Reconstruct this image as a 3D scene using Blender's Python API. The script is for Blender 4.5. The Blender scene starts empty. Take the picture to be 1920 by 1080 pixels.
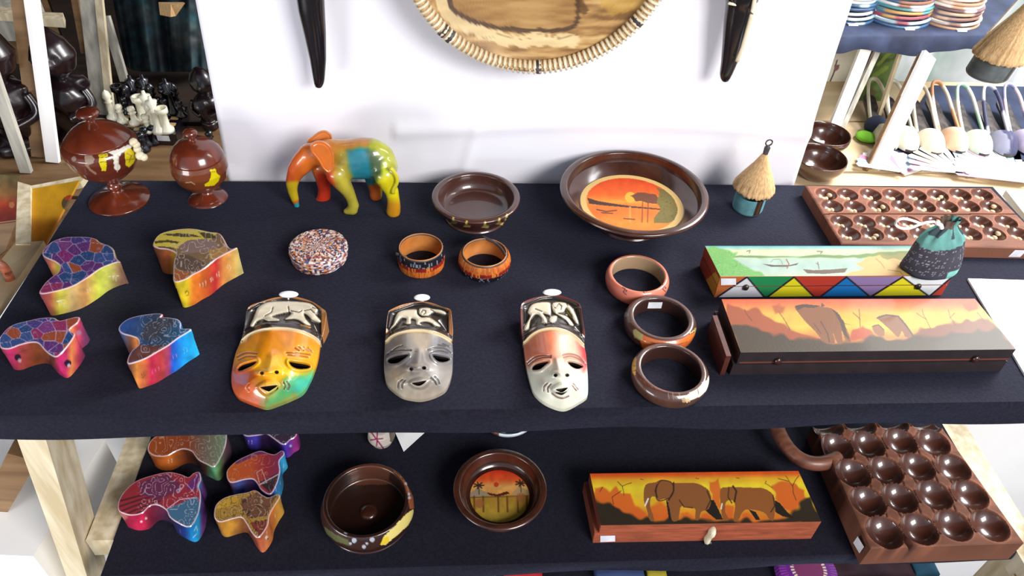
import bpy, bmesh, math, random
import numpy as np
from mathutils import Vector, Matrix
from mathutils.geometry import delaunay_2d_cdt

SC = bpy.context.scene
COL = SC.collection
random.seed(7)
RNG = np.random.RandomState(7)

# ------------------------------------------------------------------ camera
F = 1404.0                                   # focal length in pixels of a 1920 px wide frame
CAM = np.array([0.0, 0.0, 1.68])
T, L, B3 = 1.00, 0.70, 0.40                  # heights of the three shelf tops
_ex = np.array([20800 - 960, -(485 - 540), -F]); _ex = _ex / np.linalg.norm(_ex)
_ey = np.array([857 - 960, -(-743 - 540), -F]); _ey = _ey - _ex * (_ey @ _ex); _ey /= np.linalg.norm(_ey)
_ez = np.cross(_ex, _ey)
MCW = np.stack([_ex, _ey, _ez], 1)           # world -> camera axes
cd = bpy.data.cameras.new('camera'); cam = bpy.data.objects.new('camera', cd); COL.objects.link(cam)
cd.sensor_width = 36.0; cd.lens = F / 1920 * 36.0; cd.clip_start = 0.02; cd.clip_end = 60
cam.matrix_world = Matrix.Translation(Vector(CAM)) @ Matrix([list(r) for r in MCW.T]).to_4x4()
SC.camera = cam

# ------------------------------------------------------------------ light
SC.view_settings.view_transform = 'Standard'
SC.view_settings.look = 'None'
SC.view_settings.gamma = 1.0
SC.view_settings.use_curve_mapping = False
SC.view_settings.exposure = 0.0
w = bpy.data.worlds.new('daylight'); SC.world = w; w.use_nodes = True
bg = w.node_tree.nodes['Background']
bg.inputs[0].default_value = (0.72, 0.83, 1.0, 1); bg.inputs[1].default_value = 0.55

def area(name, loc, target, sx, sy, power, color):
    ld = bpy.data.lights.new(name, 'AREA'); ld.shape = 'RECTANGLE'; ld.size = sx; ld.size_y = sy
    ld.energy = power; ld.color = color
    o = bpy.data.objects.new(name, ld); COL.objects.link(o); o.location = loc
    o.rotation_euler = (Vector(target) - Vector(loc)).to_track_quat('-Z', 'Y').to_euler()
    return o
area('opening_light_right', (1.75, 1.25, 2.35), (0.2, 0.75, 1.0), 0.95, 0.85, 42, (1.0, 0.98, 0.96))
area('opening_light_front', (1.25, -1.1, 2.35), (0.0, 0.95, 1.05), 1.1, 0.8, 72, (1.0, 0.97, 0.94))
area('fill_light_rear', (2.2, 1.9, 2.5), (1.3, 2.0, 0.5), 1.0, 1.0, 95, (1.0, 0.99, 0.97))  # added fill that whitens the right background, not an actual opening
area('fill_light_low', (-1.5, -0.5, 0.9), (-0.75, 0.5, 0.3), 0.8, 0.6, 22, (1.0, 0.99, 0.97))  # added low fill aimed at the white timber and sheets, lower left

# ------------------------------------------------------------------ helpers: pixels <-> world
def rays(px):
    px = np.asarray(px, float).reshape(-1, 2)
    d = np.stack([px[:, 0] - 960, -(px[:, 1] - 540), np.full(len(px), -F)], 1)
    return d @ MCW
def Pz(px, z):
    d = rays(px); t = (np.asarray(z) - CAM[2]) / d[:, 2]
    return CAM + d * t[:, None]
def Wy(px, Y):
    d = rays(px); t = np.asarray(Y) / d[:, 1]
    return CAM + d * t[:, None]
def P1(x, y, z): return Pz([(x, y)], z)[0]
def W1(x, y, Y): return Wy([(x, y)], Y)[0]
def proj(p):
    c = (np.asarray(p, float).reshape(-1, 3) - CAM) @ MCW.T
    return np.stack([960 + F * c[:, 0] / -c[:, 2], 540 - F * c[:, 1] / -c[:, 2]], 1)
def mpp(p):                                  # metres per pixel at a world point
    c = (np.asarray(p, float) - CAM) @ MCW.T
    return -c[2] / F
def zsolve(base, py):                        # height above `base` whose projection has row py
    lo, hi = -0.3, 0.8
    for _ in range(40):
        m = (lo + hi) / 2
        if proj(np.array(base) + [0, 0, m])[0, 1] > py: lo = m
        else: hi = m
    return lo
def zz(pts, ox, oy, s):                      # points read in an enlargement -> photo pixels
    return [(ox + x / s, oy + y / s) for x, y in pts]

# ------------------------------------------------------------------ colour and noise
def lin(c):
    c = np.asarray(c, float) / 255.0
    return np.where(c <= 0.04045, c / 12.92, ((c + 0.055) / 1.055) ** 2.4)
def _hash(ix, iy, seed):
    n = (ix.astype(np.int64) * 374761393 + iy.astype(np.int64) * 668265263 + seed * 69069 + 12345) & 0x7fffffff
    n = ((n ^ (n >> 13)) * 1274126177) & 0x7fffffff
    n = n ^ (n >> 16)
    return (n & 0xffff) / 65535.0
def noise(P, f, seed=0):
    x = P[:, 0] * f; y = P[:, 1] * f
    ix = np.floor(x); iy = np.floor(y); fx = x - ix; fy = y - iy
    fx = fx * fx * (3 - 2 * fx); fy = fy * fy * (3 - 2 * fy)
    a = _hash(ix, iy, seed); b = _hash(ix + 1, iy, seed); c = _hash(ix, iy + 1, seed); d = _hash(ix + 1, iy + 1, seed)
    return (a * (1 - fx) + b * fx) * (1 - fy) + (c * (1 - fx) + d * fx) * fy
def fbm(P, f, seed=0, o=3):
    v = 0; a = 0.5; t = 0
    for i in range(o): v = v + a * noise(P, f * 2 ** i, seed + i * 17); t += a; a *= 0.5
    return v / t
def inpoly(P, poly):
    q = np.asarray(poly, float); r = np.zeros(len(P), bool); x, y = P[:, 0], P[:, 1]
    for (x1, y1), (x2, y2) in zip(q, np.roll(q, -1, 0)):
        if y1 == y2: continue
        k = ((y1 > y) != (y2 > y)) & (x < (x2 - x1) * (y - y1) / (y2 - y1) + x1)
        r ^= k
    return r
def dline(P, pts, closed=False):
    q = np.asarray(pts, float); best = np.full(len(P), 1e9)
    n = len(q) if closed else len(q) - 1
    for i in range(n):
        a = q[i]; b = q[(i + 1) % len(q)]; ab = b - a; l2 = max(ab @ ab, 1e-12)
        t = np.clip(((P - a) @ ab) / l2, 0, 1)
        e = P - (a + t[:, None] * ab)
        best = np.minimum(best, e[:, 0] ** 2 + e[:, 1] ** 2)
    return np.sqrt(best)
def smooth(pts, n=6, closed=True):
    q = [np.array(p, float) for p in pts]; m = len(q); out = []
    for i in range(m if closed else m - 1):
        g = (lambda k: q[k % m]) if closed else (lambda k: q[min(max(k, 0), m - 1)])
        p0, p1, p2, p3 = g(i - 1), g(i), g(i + 1), g(i + 2)
        for k in range(n):
            t = k / n
            out.append(0.5 * (2 * p1 + (p2 - p0) * t + (2 * p0 - 5 * p1 + 4 * p2 - p3) * t * t + (3 * p1 - p0 - 3 * p2 + p3) * t ** 3))
    if not closed: out.append(q[-1])
    return [tuple(p) for p in out]
def resample(pts, step, closed=True):
    q = np.array(list(pts) + ([pts[0]] if closed else []), float)
    s = np.concatenate([[0], np.cumsum(np.linalg.norm(np.diff(q, axis=0), axis=1))])
    n = max(8, int(s[-1] / step)); t = np.linspace(0, s[-1], n + 1)
    if closed: t = t[:-1]
    return np.stack([np.interp(t, s, q[:, k]) for k in range(q.shape[1])], 1)

class Pic:
    """paint for vertex colours: every stroke is laid over the last"""
    def __init__(s, P, base):
        s.P = np.asarray(P, float); s.c = np.tile(np.asarray(base, float), (len(s.P), 1)); s.w = 0
    def wob(s, amp, f=0.08, seed=3):
        if amp: return s.P + amp * np.stack([noise(s.P, f, seed) - .5, noise(s.P, f, seed + 5) - .5], 1)
        return s.P
    def put(s, a, c): s.c = s.c * (1 - a[:, None]) + np.asarray(c, float) * a[:, None]; return s
    def poly(s, pts, c, a=1.0, wob=0, soft=0.0, f=.08):
        Q = s.wob(wob, f); m = inpoly(Q, pts).astype(float)
        if soft:
            d = dline(Q, pts, True); m = np.where(m > 0, .5 + .5 * np.clip(d / soft, 0, 1), .5 - .5 * np.clip(d / soft, 0, 1))
        return s.put(m * a, c)
    def line(s, pts, w, c, a=1.0, wob=0, closed=False):
        d = dline(s.wob(wob), pts, closed); return s.put(np.clip((w / 2 + .4 - d) / .8, 0, 1) * a, c)
    def disc(s, x, y, r, c, a=1.0, ry=None, soft=.8):
        ry = ry or r; d = np.hypot((s.P[:, 0] - x) / r, (s.P[:, 1] - y) / ry)
        return s.put(np.clip((1 - d) * r / soft, 0, 1) * a, c)
    def mask(s, m, c, a=1.0): return s.put(np.asarray(m, float) * a, c)
    def blend(s, t, stops):
        t = np.asarray(t, float); ks = [k for k, _ in stops]
        s.c = np.stack([np.interp(t, ks, [c[i] for _, c in stops]) for i in range(3)], 1); return s
    def scrib(s, f, c, a=.7, w=.05, seed=1, k=3.0, m=1.0):
        v = fbm(s.P, f, seed, 2) * k; d = np.abs(v - np.floor(v) - .5)
        return s.put(np.clip((w - d) / w * 2, 0, 1) * a * m, c)
    def vary(s, amp, f=.05, seed=9):
        s.c = np.clip(s.c * (1 + amp * (fbm(s.P, f, seed)[:, None] - .5) * 2), 0, 255); return s
    def patch(s, cell, pal, linec, seed=4, lw=.07):
        g = np.floor(s.P / cell); best = np.full(len(s.P), 1e9); sec = best.copy(); idx = np.zeros(len(s.P))
        for dx in (-1, 0, 1):
            for dy in (-1, 0, 1):
                gx, gy = g[:, 0] + dx, g[:, 1] + dy
                cx = (gx + .15 + .7 * _hash(gx, gy, seed)) * cell; cy = (gy + .15 + .7 * _hash(gx, gy, seed + 3)) * cell
                d = np.hypot(s.P[:, 0] - cx, (s.P[:, 1] - cy) * 1.5)
                h = _hash(gx, gy, seed + 9); n = d < best
                sec = np.where(n, best, np.minimum(sec, d)); idx = np.where(n, h, idx); best = np.where(n, d, best)
        pal = np.array(pal, float); s.c = pal[np.minimum((idx * len(pal)).astype(int), len(pal) - 1)]
        if linec is not None: s.put(np.clip((lw * cell - (sec - best)) / (lw * cell), 0, 1), linec)
        return s

# ------------------------------------------------------------------ materials
MATS = {}
def _mat(name):
    m = bpy.data.materials.new(name); m.use_nodes = True; MATS[name] = m
    return m, m.node_tree, m.node_tree.nodes['Principled BSDF']
def _bump(nt, b, scale, strength, dist=.002, coords='Object', stretch=(1, 1, 1)):
    tc = nt.nodes.new('ShaderNodeTexCoord'); mp = nt.nodes.new('ShaderNodeMapping'); mp.inputs['Scale'].default_value = stretch
    n = nt.nodes.new('ShaderNodeTexNoise'); n.inputs['Scale'].default_value = scale; n.inputs['Detail'].default_value = 4
    bp = nt.nodes.new('ShaderNodeBump'); bp.inputs['Strength'].default_value = strength; bp.inputs['Distance'].default_value = dist
    nt.links.new(tc.outputs[coords], mp.inputs[0]); nt.links.new(mp.outputs[0], n.inputs['Vector'])
    nt.links.new(n.outputs['Fac'], bp.inputs['Height']); nt.links.new(bp.outputs[0], b.inputs['Normal'])
    return n
def painted(name, rough, coat=0.0, bump=.15, bs=300, spec=.5):
    m, nt, b = _mat(name)
    a = nt.nodes.new('ShaderNodeAttribute'); a.attribute_name = 'Col'
    nt.links.new(a.outputs['Color'], b.inputs['Base Color'])
    b.inputs['Roughness'].default_value = rough; b.inputs['Coat Weight'].default_value = coat; b.inputs['Coat Roughness'].default_value = .08
    b.inputs['Specular IOR Level'].default_value = spec
    _bump(nt, b, bs, bump, .001)
    return m
def two_tone(name, c1, c2, scale, rough, stretch=(1, 1, 1), coat=0.0, bump=.2, bdist=.001, lo=.35, hi=.65, spec=.5, metal=0.0):
    m, nt, b = _mat(name)
    n = _bump(nt, b, scale, bump, bdist, 'Object', stretch)
    r = nt.nodes.new('ShaderNodeValToRGB'); e = r.color_ramp.elements
    e[0].position = lo; e[1].position = hi; e[0].color = (*lin(c1), 1); e[1].color = (*lin(c2), 1)
    nt.links.new(n.outputs['Fac'], r.inputs[0]); nt.links.new(r.outputs[0], b.inputs['Base Color'])
    b.inputs['Roughness'].default_value = rough; b.inputs['Coat Weight'].default_value = coat; b.inputs['Coat Roughness'].default_value = .14
    b.inputs['Specular IOR Level'].default_value = spec; b.inputs['Metallic'].default_value = metal
    return m
painted('paint_gloss', .34, .85); painted('paint_satin', .55, .05, spec=.3); painted('paint_matt', .75, 0, .3, spec=.3)
painted('beadwork', .35, .3, .6, 900)
two_tone('black_cloth', (17, 15, 23), (26, 24, 35), 260, .9, bump=.5, spec=.12)
MATS['black_cloth'].node_tree.nodes['Principled BSDF'].inputs['Sheen Weight'].default_value = .18
MATS['black_cloth'].node_tree.nodes['Principled BSDF'].inputs['Sheen Tint'].default_value = (.5, .6, 1, 1)
two_tone('white_sheet', (240, 238, 247), (245, 243, 250), 3, .9, bump=.25, bdist=.01, spec=.2)
two_tone('dark_wood', (50, 26, 18), (72, 38, 26), 40, .22, (1, 1, .2), .6, .05)
two_tone('maroon_wood', (84, 32, 18), (116, 48, 26), 30, .2, (1, 1, .3), .8, .05)
two_tone('carved_wood', (96, 56, 42), (132, 82, 62), 60, .45, (.3, 2, 1), .15, .3)
two_tone('red_wood', (120, 62, 42), (158, 88, 60), 45, .45, (.15, 2, 3), .2, .3)
two_tone('brown_wood', (70, 34, 26), (88, 44, 34), 45, .4, (.15, 2, 3), .25, .2)
two_tone('horn_black', (14, 13, 18), (28, 25, 30), 14, .22, (1, 1, .2), .7, .1)
two_tone('cream_bone', (215, 200, 165), (236, 226, 200), 30, .35, coat=.3)
two_tone('white_plastic', (238, 236, 244), (246, 244, 250), 30, .3, coat=.3)
two_tone('pale_timber', (196, 178, 142), (232, 220, 192), 22, .7, (3, 3, .25), 0, .4)
two_tone('grey_timber', (150, 148, 140), (196, 192, 180), 22, .7, (3, 3, .25), 0, .4)
two_tone('tan_timber', (112, 82, 52), (140, 108, 74), 14, .65, (.4, 3, 3), 0, .4)
two_tone('dark_timber', (34, 24, 18), (54, 38, 28), 10, .8, (.5, 3, 3), 0, .5)
two_tone('white_paper', (246, 245, 246), (250, 250, 250), 8, .7, bump=.1)
two_tone('paper_label', (214, 212, 222), (236, 236, 242), 60, .6, bump=.1)
two_tone('dirt', (58, 46, 34), (84, 68, 50), 9, .95, bump=.6, bdist=.01)
two_tone('straw', (186, 146, 98), (212, 176, 128), 90, .8, (5, 5, .3), 0, .5, .002)
two_tone('light_board', (206, 178, 138), (222, 198, 160), 8, .7, (.3, 3, 3), 0, .3)
two_tone('seed', (196, 168, 128), (228, 208, 172), 50, .4, coat=.3)
two_tone('leather_tan', (186, 112, 48), (210, 138, 70), 40, .5, coat=.1)
two_tone('leather_dark', (50, 44, 46), (84, 76, 74), 60, .5)
two_tone('white_chess', (226, 222, 196), (244, 240, 222), 30, .3, coat=.4)
two_tone('black_chess', (12, 12, 20), (22, 22, 34), 30, .25, coat=.6)
two_tone('statue', (14, 6, 10), (30, 12, 18), 12, .3, coat=.35, bump=.4, bdist=.004)
two_tone('blue_cloth', (24, 32, 56), (42, 54, 84), 14, .8, bump=.6, bdist=.004)
two_tone('cord', (226, 222, 220), (246, 244, 240), 200, .8, (1, 1, 1), 0, .6)
two_tone('ivory_cloth', (214, 206, 182), (236, 230, 212), 6, .9, bump=.4, bdist=.01)
two_tone('metal', (70, 62, 56), (120, 110, 100), 60, .4, metal=.8)
m, nt, b = _mat('tarp')                       # thin daylight-lit sheeting behind the right-hand tables
n = _bump(nt, b, 3.0, .4, .02, 'Object', (1, 1, .5)); r = nt.nodes.new('ShaderNodeValToRGB'); e = r.color_ramp.elements
e[0].position = .40; e[0].color = (*lin((150, 172, 160)), 1); e[1].position = .58; e[1].color = (*lin((244, 247, 250)), 1)
nt.links.new(n.outputs['Fac'], r.inputs[0]); nt.links.new(r.outputs[0], b.inputs['Base Color']); b.inputs['Roughness'].default_value = .6
b.inputs['Transmission Weight'].default_value = 0

# ------------------------------------------------------------------ object makers
def tag(o, label=None, cat=None, group=None, kind=None):
    if label: o['label'] = label
    if cat: o['category'] = cat
    if group: o['group'] = group
    if kind: o['kind'] = kind
    return o
def empty(name, loc, label, cat, group=None):
    o = bpy.data.objects.new(name, None); o.empty_display_size = .01; COL.objects.link(o); o.location = Vector([float(v) for v in loc])
    return tag(o, label, cat, group)
def mesh(name, V, Fc, mat, parent=None, col=None, sm=True, origin=None):
    """one mesh object; V in world coordinates"""
    V = np.asarray(V, float).reshape(-1, 3)
    if parent is not None:
        off = np.array(parent.location); pp = parent.parent
        while pp is not None: off = off + np.array(pp.location); pp = pp.parent
    elif origin is not None: off = np.array(origin, float)
    else: off = np.array([(V[:, 0].min() + V[:, 0].max()) / 2, (V[:, 1].min() + V[:, 1].max()) / 2, V[:, 2].min()])
    me = bpy.data.meshes.new(name); me.from_pydata((V - off).tolist(), [], [list(map(int, f)) for f in Fc]); me.update()
    bm = bmesh.new(); bm.from_mesh(me); bmesh.ops.recalc_face_normals(bm, faces=bm.faces); bm.to_mesh(me); bm.free()
    if col is not None:
        ca = me.color_attributes.new('Col', 'FLOAT_COLOR', 'POINT')
        c = np.ones((len(V), 4)); c[:, :3] = lin(np.clip(col, 0, 255)); ca.data.foreach_set('color', c.ravel())
    if sm: me.polygons.foreach_set('use_smooth', [True] * len(me.polygons))
    if sm == 'auto': me.set_sharp_from_angle(angle=math.radians(35))
    me.materials.append(MATS[mat] if isinstance(mat, str) else mat)
    o = bpy.data.objects.new(name, me); COL.objects.link(o)
    if parent is not None: o.parent = parent
    else: o.location = Vector(off)
    return o
class MB:
    """collects pieces into one mesh"""
    def __init__(s): s.V = []; s.F = []; s.n = 0
    def add(s, V, Fc):
        V = np.asarray(V, float).reshape(-1, 3); s.V.append(V); s.F += [[int(i) + s.n for i in f] for f in Fc]; s.n += len(V); return s
    def build(s, name, mat, parent=None, col=None, sm=True, origin=None):
        V = np.concatenate(s.V)
        if callable(col): col = col(V)
        return mesh(name, V, s.F, mat, parent, col, sm, origin)
def grid(p00, p10, p11, p01, nu=1, nv=1):
    u, v = np.meshgrid(np.linspace(0, 1, nu + 1), np.linspace(0, 1, nv + 1)); u = u.ravel()[:, None]; v = v.ravel()[:, None]
    a, b, c, d = [np.asarray(p, float) for p in (p00, p10, p11, p01)]
    V = a * (1 - u) * (1 - v) + b * u * (1 - v) + c * u * v + d * (1 - u) * v
    Fc = [(j * (nu + 1) + i, j * (nu + 1) + i + 1, (j + 1) * (nu + 1) + i + 1, (j + 1) * (nu + 1) + i) for j in range(nv) for i in range(nu)]
    return V, Fc
def box(lo, hi):
    x0, y0, z0 = lo; x1, y1, z1 = hi
    V = [(x0, y0, z0), (x1, y0, z0), (x1, y1, z0), (x0, y1, z0), (x0, y0, z1), (x1, y0, z1), (x1, y1, z1), (x0, y1, z1)]
    return V, [(0, 3, 2, 1), (4, 5, 6, 7), (0, 1, 5, 4), (1, 2, 6, 5), (2, 3, 7, 6), (3, 0, 4, 7)]
def slab(q, z0, z1):                          # q: four xy corners
    V = [(x, y, z0) for x, y in q] + [(x, y, z1) for x, y in q]
    return V, [(0, 3, 2, 1), (4, 5, 6, 7)] + [(i, (i + 1) % 4, 4 + (i + 1) % 4, 4 + i) for i in range(4)]
def beam(a, b, wx, wy):
    a = np.asarray(a, float); b = np.asarray(b, float); d = (b - a) / np.linalg.norm(b - a)
    x = np.cross(d, [0, 1, 0.01]); x /= np.linalg.norm(x); y = np.cross(d, x)
    c = [(-1, -1), (1, -1), (1, 1), (-1, 1)]
    V = [a + x * i * wx / 2 + y * j * wy / 2 for i, j in c] + [b + x * i * wx / 2 + y * j * wy / 2 for i, j in c]
    return V, [(0, 3, 2, 1), (4, 5, 6, 7)] + [(i, (i + 1) % 4, 4 + (i + 1) % 4, 4 + i) for i in range(4)]
def tube(pts, rad, seg=10, closed=False, flat=1.0, up=(0, 0, 1.0)):
    q = np.asarray(pts, float); n = len(q); r = np.broadcast_to(np.asarray(rad, float), (n,))
    V = []; up = np.array(up, float)
    for i in range(n):
        d = (q[(i + 1) % n] - q[i - 1]) if closed else (q[min(i + 1, n - 1)] - q[max(i - 1, 0)])
        d = d / (np.linalg.norm(d) + 1e-12)
        s = np.cross(d, up)
        if np.linalg.norm(s) < 1e-3: s = np.array([1.0, 0, 0])
        s /= np.linalg.norm(s); t = np.cross(s, d)
        for k in range(seg):
            a = 2 * math.pi * k / seg; V.append(q[i] + r[i] * (math.cos(a) * s + math.sin(a) * flat * t))
    Fc = []
    for i in range(n if closed else n - 1):
        for k in range(seg):
            j = (i + 1) % n; Fc.append((i * seg + k, i * seg + (k + 1) % seg, j * seg + (k + 1) % seg, j * seg + k))
    if not closed:
        Fc.append(tuple(range(seg))[::-1]); Fc.append(tuple((n - 1) * seg + k for k in range(seg)))
    return np.array(V), Fc
def lathe(prof, seg=64, c=(0, 0, 0)):
    V = []; Fc = []; n = len(prof)
    a = np.arange(seg) * 2 * math.pi / seg
    for r, z in prof:
        r = max(r, 1e-5); V.append(np.stack([c[0] + r * np.cos(a), c[1] + r * np.sin(a), np.full(seg, c[2] + z)], 1))
    for i in range(n - 1):
        for k in range(seg): Fc.append((i * seg + k, i * seg + (k + 1) % seg, (i + 1) * seg + (k + 1) % seg, (i + 1) * seg + k))
    return np.concatenate(V), Fc
def dens(prof, step):                         # resample a lathe profile
    return [tuple(p) for p in resample(prof, step, False)]
def blob(c, r, nu=14, nv=9, rot=0):
    V = []; Fc = []
    for j in range(nv + 1):
        p = math.pi * j / nv
        for i in range(nu):
            a = 2 * math.pi * i / nu; x, y, z = math.sin(p) * math.cos(a) * r[0], math.sin(p) * math.sin(a) * r[1], math.cos(p) * r[2]
            V.append((c[0] + x * math.cos(rot) - y * math.sin(rot), c[1] + x * math.sin(rot) + y * math.cos(rot), c[2] + z))
    for j in range(nv):
        for i in range(nu): Fc.append((j * nu + i, j * nu + (i + 1) % nu, (j + 1) * nu + (i + 1) % nu, (j + 1) * nu + i))
    return np.array(V), Fc
def cdt(outline, step, holes=(), extra=None):
    """triangulate inside an outline with a fill of points every `step`"""
    o = np.asarray(outline, float); lo = o.min(0); hi = o.max(0)
    gx, gy = np.meshgrid(np.arange(lo[0], hi[0], step), np.arange(lo[1], hi[1], step))
    gx = gx + (np.arange(gx.shape[0])[:, None] % 2) * step * .5
    g = np.stack([gx.ravel(), gy.ravel()], 1); g = g[inpoly(g, o)]; g = g[dline(g, o, True) > step * .5]
    pts = [Vector(p) for p in o]; faces = [list(range(len(o)))]; edges = []
    for h in holes:
        h = np.asarray(h, float); g = g[dline(g, h, True) > step * .4]; b = len(pts); pts += [Vector(p) for p in h]
        edges += [(b + i, b + (i + 1) % len(h)) for i in range(len(h))]
    pts += [Vector(p) for p in g]
    vs, es, fs, *_ = delaunay_2d_cdt(pts, edges, faces, 1, 1e-7)
    V = np.array([tuple(v) for v in vs]); Fc = np.array([f for f in fs if len(f) == 3])
    if len(holes):
        ce = V[Fc].mean(1); k = np.ones(len(ce), bool)
        for h in holes: k &= ~inpoly(ce, h)
        Fc = Fc[k]
    return V, Fc
def boundary(Fc):
    from collections import Counter
    c = Counter(); dr = []
    for f in Fc:
        for i in range(3): c[tuple(sorted((f[i], f[(i + 1) % 3])))] += 1
    for f in Fc:
        for i in range(3):
            a, b = f[i], f[(i + 1) % 3]
            if c[tuple(sorted((a, b)))] == 1: dr.append((int(a), int(b)))
    return dr
def copy_thing(o, loc, label=None, group=None, rz=None, sc=None):
    def cp(x, par):
        c = x.copy(); COL.objects.link(c); c.parent = par
        for ch in list(x.children): cp(ch, c)
        return c
    c = cp(o, None); c.location = Vector([float(v) for v in loc])
    if rz is not None: c.rotation_euler[2] = rz
    if sc is not None: c.scale = (sc, sc, sc)
    return tag(c, label, None, group)
# ------------------------------------------------------------------ the setting
mesh('floor', *box((-3.2, -2.2, -.05), (3.4, 3.6, 0)), 'dirt', sm=False)['kind'] = 'structure'
wb = mesh('wall_back', *box((-3.2, 3.25, 0), (3.4, 3.3, 2.9)), 'dark_timber', sm=False); wb['kind'] = 'structure'
for i in range(11):
    x0 = -3.15 + i * .29
    mesh('plank', *box((x0, 3.22 - .004 * (i % 3), .0), (x0 + .28, 3.25, 2.9)), 'dark_timber' if i % 4 else 'tan_timber', wb, sm=False)
wl = mesh('wall_left', *box((-3.2, -.6, 0), (-3.15, 3.3, 2.9)), 'dark_timber', sm=False); wl['kind'] = 'structure'
mesh('ceiling', *box((-3.2, -.4, 2.9), (1.2, 3.3, 2.94)), 'dark_timber', sm=False)['kind'] = 'structure'
# folded sheeting that closes the right-hand side
u = np.linspace(0, 1, 160); z = np.linspace(0, 2.9, 14)
line = np.stack([.35 + 2.9 * u, 3.05 - .35 * u + .035 * np.sin(u * 46) + .02 * np.sin(u * 101)], 1)
V = np.array([(x, y, h) for h in z for x, y in line]); n = len(line)
Fc = [(j * n + i, j * n + i + 1, (j + 1) * n + i + 1, (j + 1) * n + i) for j in range(len(z) - 1) for i in range(n - 1)]
V2 = V + [0, .01, 0]; N = len(V)
mesh('wall_right', np.concatenate([V, V2]), Fc + [tuple(i + N for i in f) for f in Fc], 'tarp')['kind'] = 'structure'

# ------------------------------------------------------------------ the stall: shelves under black cloth
def cloth(name, x0, x1, y0, y1, z, drop, label, dl=None):
    b = MB(); g = lambda *a: b.add(*a)
    g(*grid((x0, y0, z), (x1, y0, z), (x1, y1, z), (x0, y1, z), 40, 20))
    n = 90; xs = np.linspace(x0, x1, n)
    top = np.stack([xs, np.full(n, y0), np.full(n, z)], 1)
    rows = [top]
    for t in (.15, .5, .85, 1.0):
        r = top.copy(); r[:, 2] = z - drop * t - (t == 1) * .002 * np.sin(xs * 23); r[:, 1] = y0 - .003 * t - .002 * t * np.sin(xs * 17 + t * 2) - .001; rows.append(r)
    V = np.concatenate(rows); b.add(V, [(j * n + i, j * n + i + 1, (j + 1) * n + i + 1, (j + 1) * n + i) for j in range(4) for i in range(n - 1)])
    b.add(*grid((x0, y0, z), (x0, y1, z), (x0, y1, z - drop), (x0, y0, z - drop), 20, 2))
    b.add(*grid((x1, y0, z), (x1, y1, z), (x1, y1, z - drop), (x1, y0, z - drop), 20, 2))
    b.add(*grid((x0, y1, z), (x1, y1, z), (x1, y1, z - drop), (x0, y1, z - drop), 40, 2))
    b.add(*grid((x0, y0, z - drop * .9), (x1, y0, z - drop * .9), (x1, y1, z - drop * .9), (x0, y1, z - drop * .9), 4, 2))
    o = b.build(name, 'black_cloth', sm='auto'); return tag(o, label, 'cloth')
cloth('table_cloth', -.567, .891, .54, .994, T, .036, 'black cloth stretched over the upper shelf, under masks and bowls')
cloth('table_cloth', -.478, .808, .507, .99, L, .022, 'black cloth on the middle shelf, under the elephant box and carved cup board')
cloth('table_cloth', -.44, .60, .49, .99, B3, .03, 'black cloth on the lowest shelf, barely seen under the bottom edge')
sh = empty('display_shelf', (0, .77, 0), 'pale timber frame carrying the cloth-covered shelves, posts at both ends', 'shelf')
pf_ = [W1(30, 818, .546), W1(84, 818, .546), W1(166, 1090, .546), W1(128, 1090, .546)]; pf_ = pf_[:2] + [pf_[2] + (pf_[2] - pf_[1]) * .0, pf_[3]]
_d = [(p - q) / (p[2] - q[2]) for p, q in ((pf_[0], pf_[3]), (pf_[1], pf_[2]))]
_t = [pf_[0] + _d[0] * (.961 - pf_[0][2]), pf_[1] + _d[1] * (.961 - pf_[1][2])]; _b = [pf_[0] + _d[0] * -pf_[0][2], pf_[1] + _d[1] * -pf_[1][2]]
_v = [_b[0], _b[1], _b[1] + [0, .055, 0], _b[0] + [0, .055, 0], _t[0], _t[1], _t[1] + [0, .055, 0], _t[0] + [0, .055, 0]]
mesh('post', _v, [(0, 3, 2, 1), (4, 5, 6, 7), (0, 1, 5, 4), (1, 2, 6, 5), (2, 3, 7, 6), (3, 0, 4, 7)], 'pale_timber', sh, sm=False)
mesh('post', *box((.86, .50, 0), (.885, .56, .960)), 'pale_timber', sh, sm=False)
mesh('post', *box((-.555, .93, 0), (-.50, .985, .960)), 'pale_timber', sh, sm=False)
mesh('post', *box((.83, .93, 0), (.88, .985, .960)), 'pale_timber', sh, sm=False)
mesh('rail', *box((-.518, .562, .655), (-.481, .985, .695)), 'pale_timber', sh, sm=False)
mesh('rail', *box((.811, .40, .655), (.852, .985, .695)), 'pale_timber', sh, sm=False)
mesh('rail', *box((-.53, .565, .36), (-.50, .985, .395)), 'pale_timber', sh, sm=False)
mesh('rail', *box((.602, .50, .355), (.64, .985, .395)), 'tan_timber', sh, sm=False)
mesh('brace', *beam(P1(52, 838, .85), P1(-30, 990, .55), .035, .03), 'tan_timber', sh, sm=False)
mesh('brace', *beam((.83, .47, .66), (.66, .40, .30), .05, .03), 'pale_timber', sh, sm=False)
# pale boards and sheets standing at the two ends under the shelves
tag(mesh('board', *slab([(-.86, .58), (-.60, .56), (-.57, .76), (-.84, .80)], .0, .66), 'white_paper', sm=False),
    'white board standing on end at far lower left behind the front post', 'board')
tag(mesh('sheet', *box((-1.3, .99, .0), (-.49, 1.0, .80)), 'white_paper', sm=False),
    'white sheet standing in for bright ground behind the middle shelf at lower left', 'sheet')  # added white plane in place of the bright ground and wall
tag(mesh('sheet', *box((.90, .80, .0), (1.6, .81, .90)), 'white_paper', sm=False),
    'bright white sheet beyond the right end of the middle shelf', 'sheet')

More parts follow.
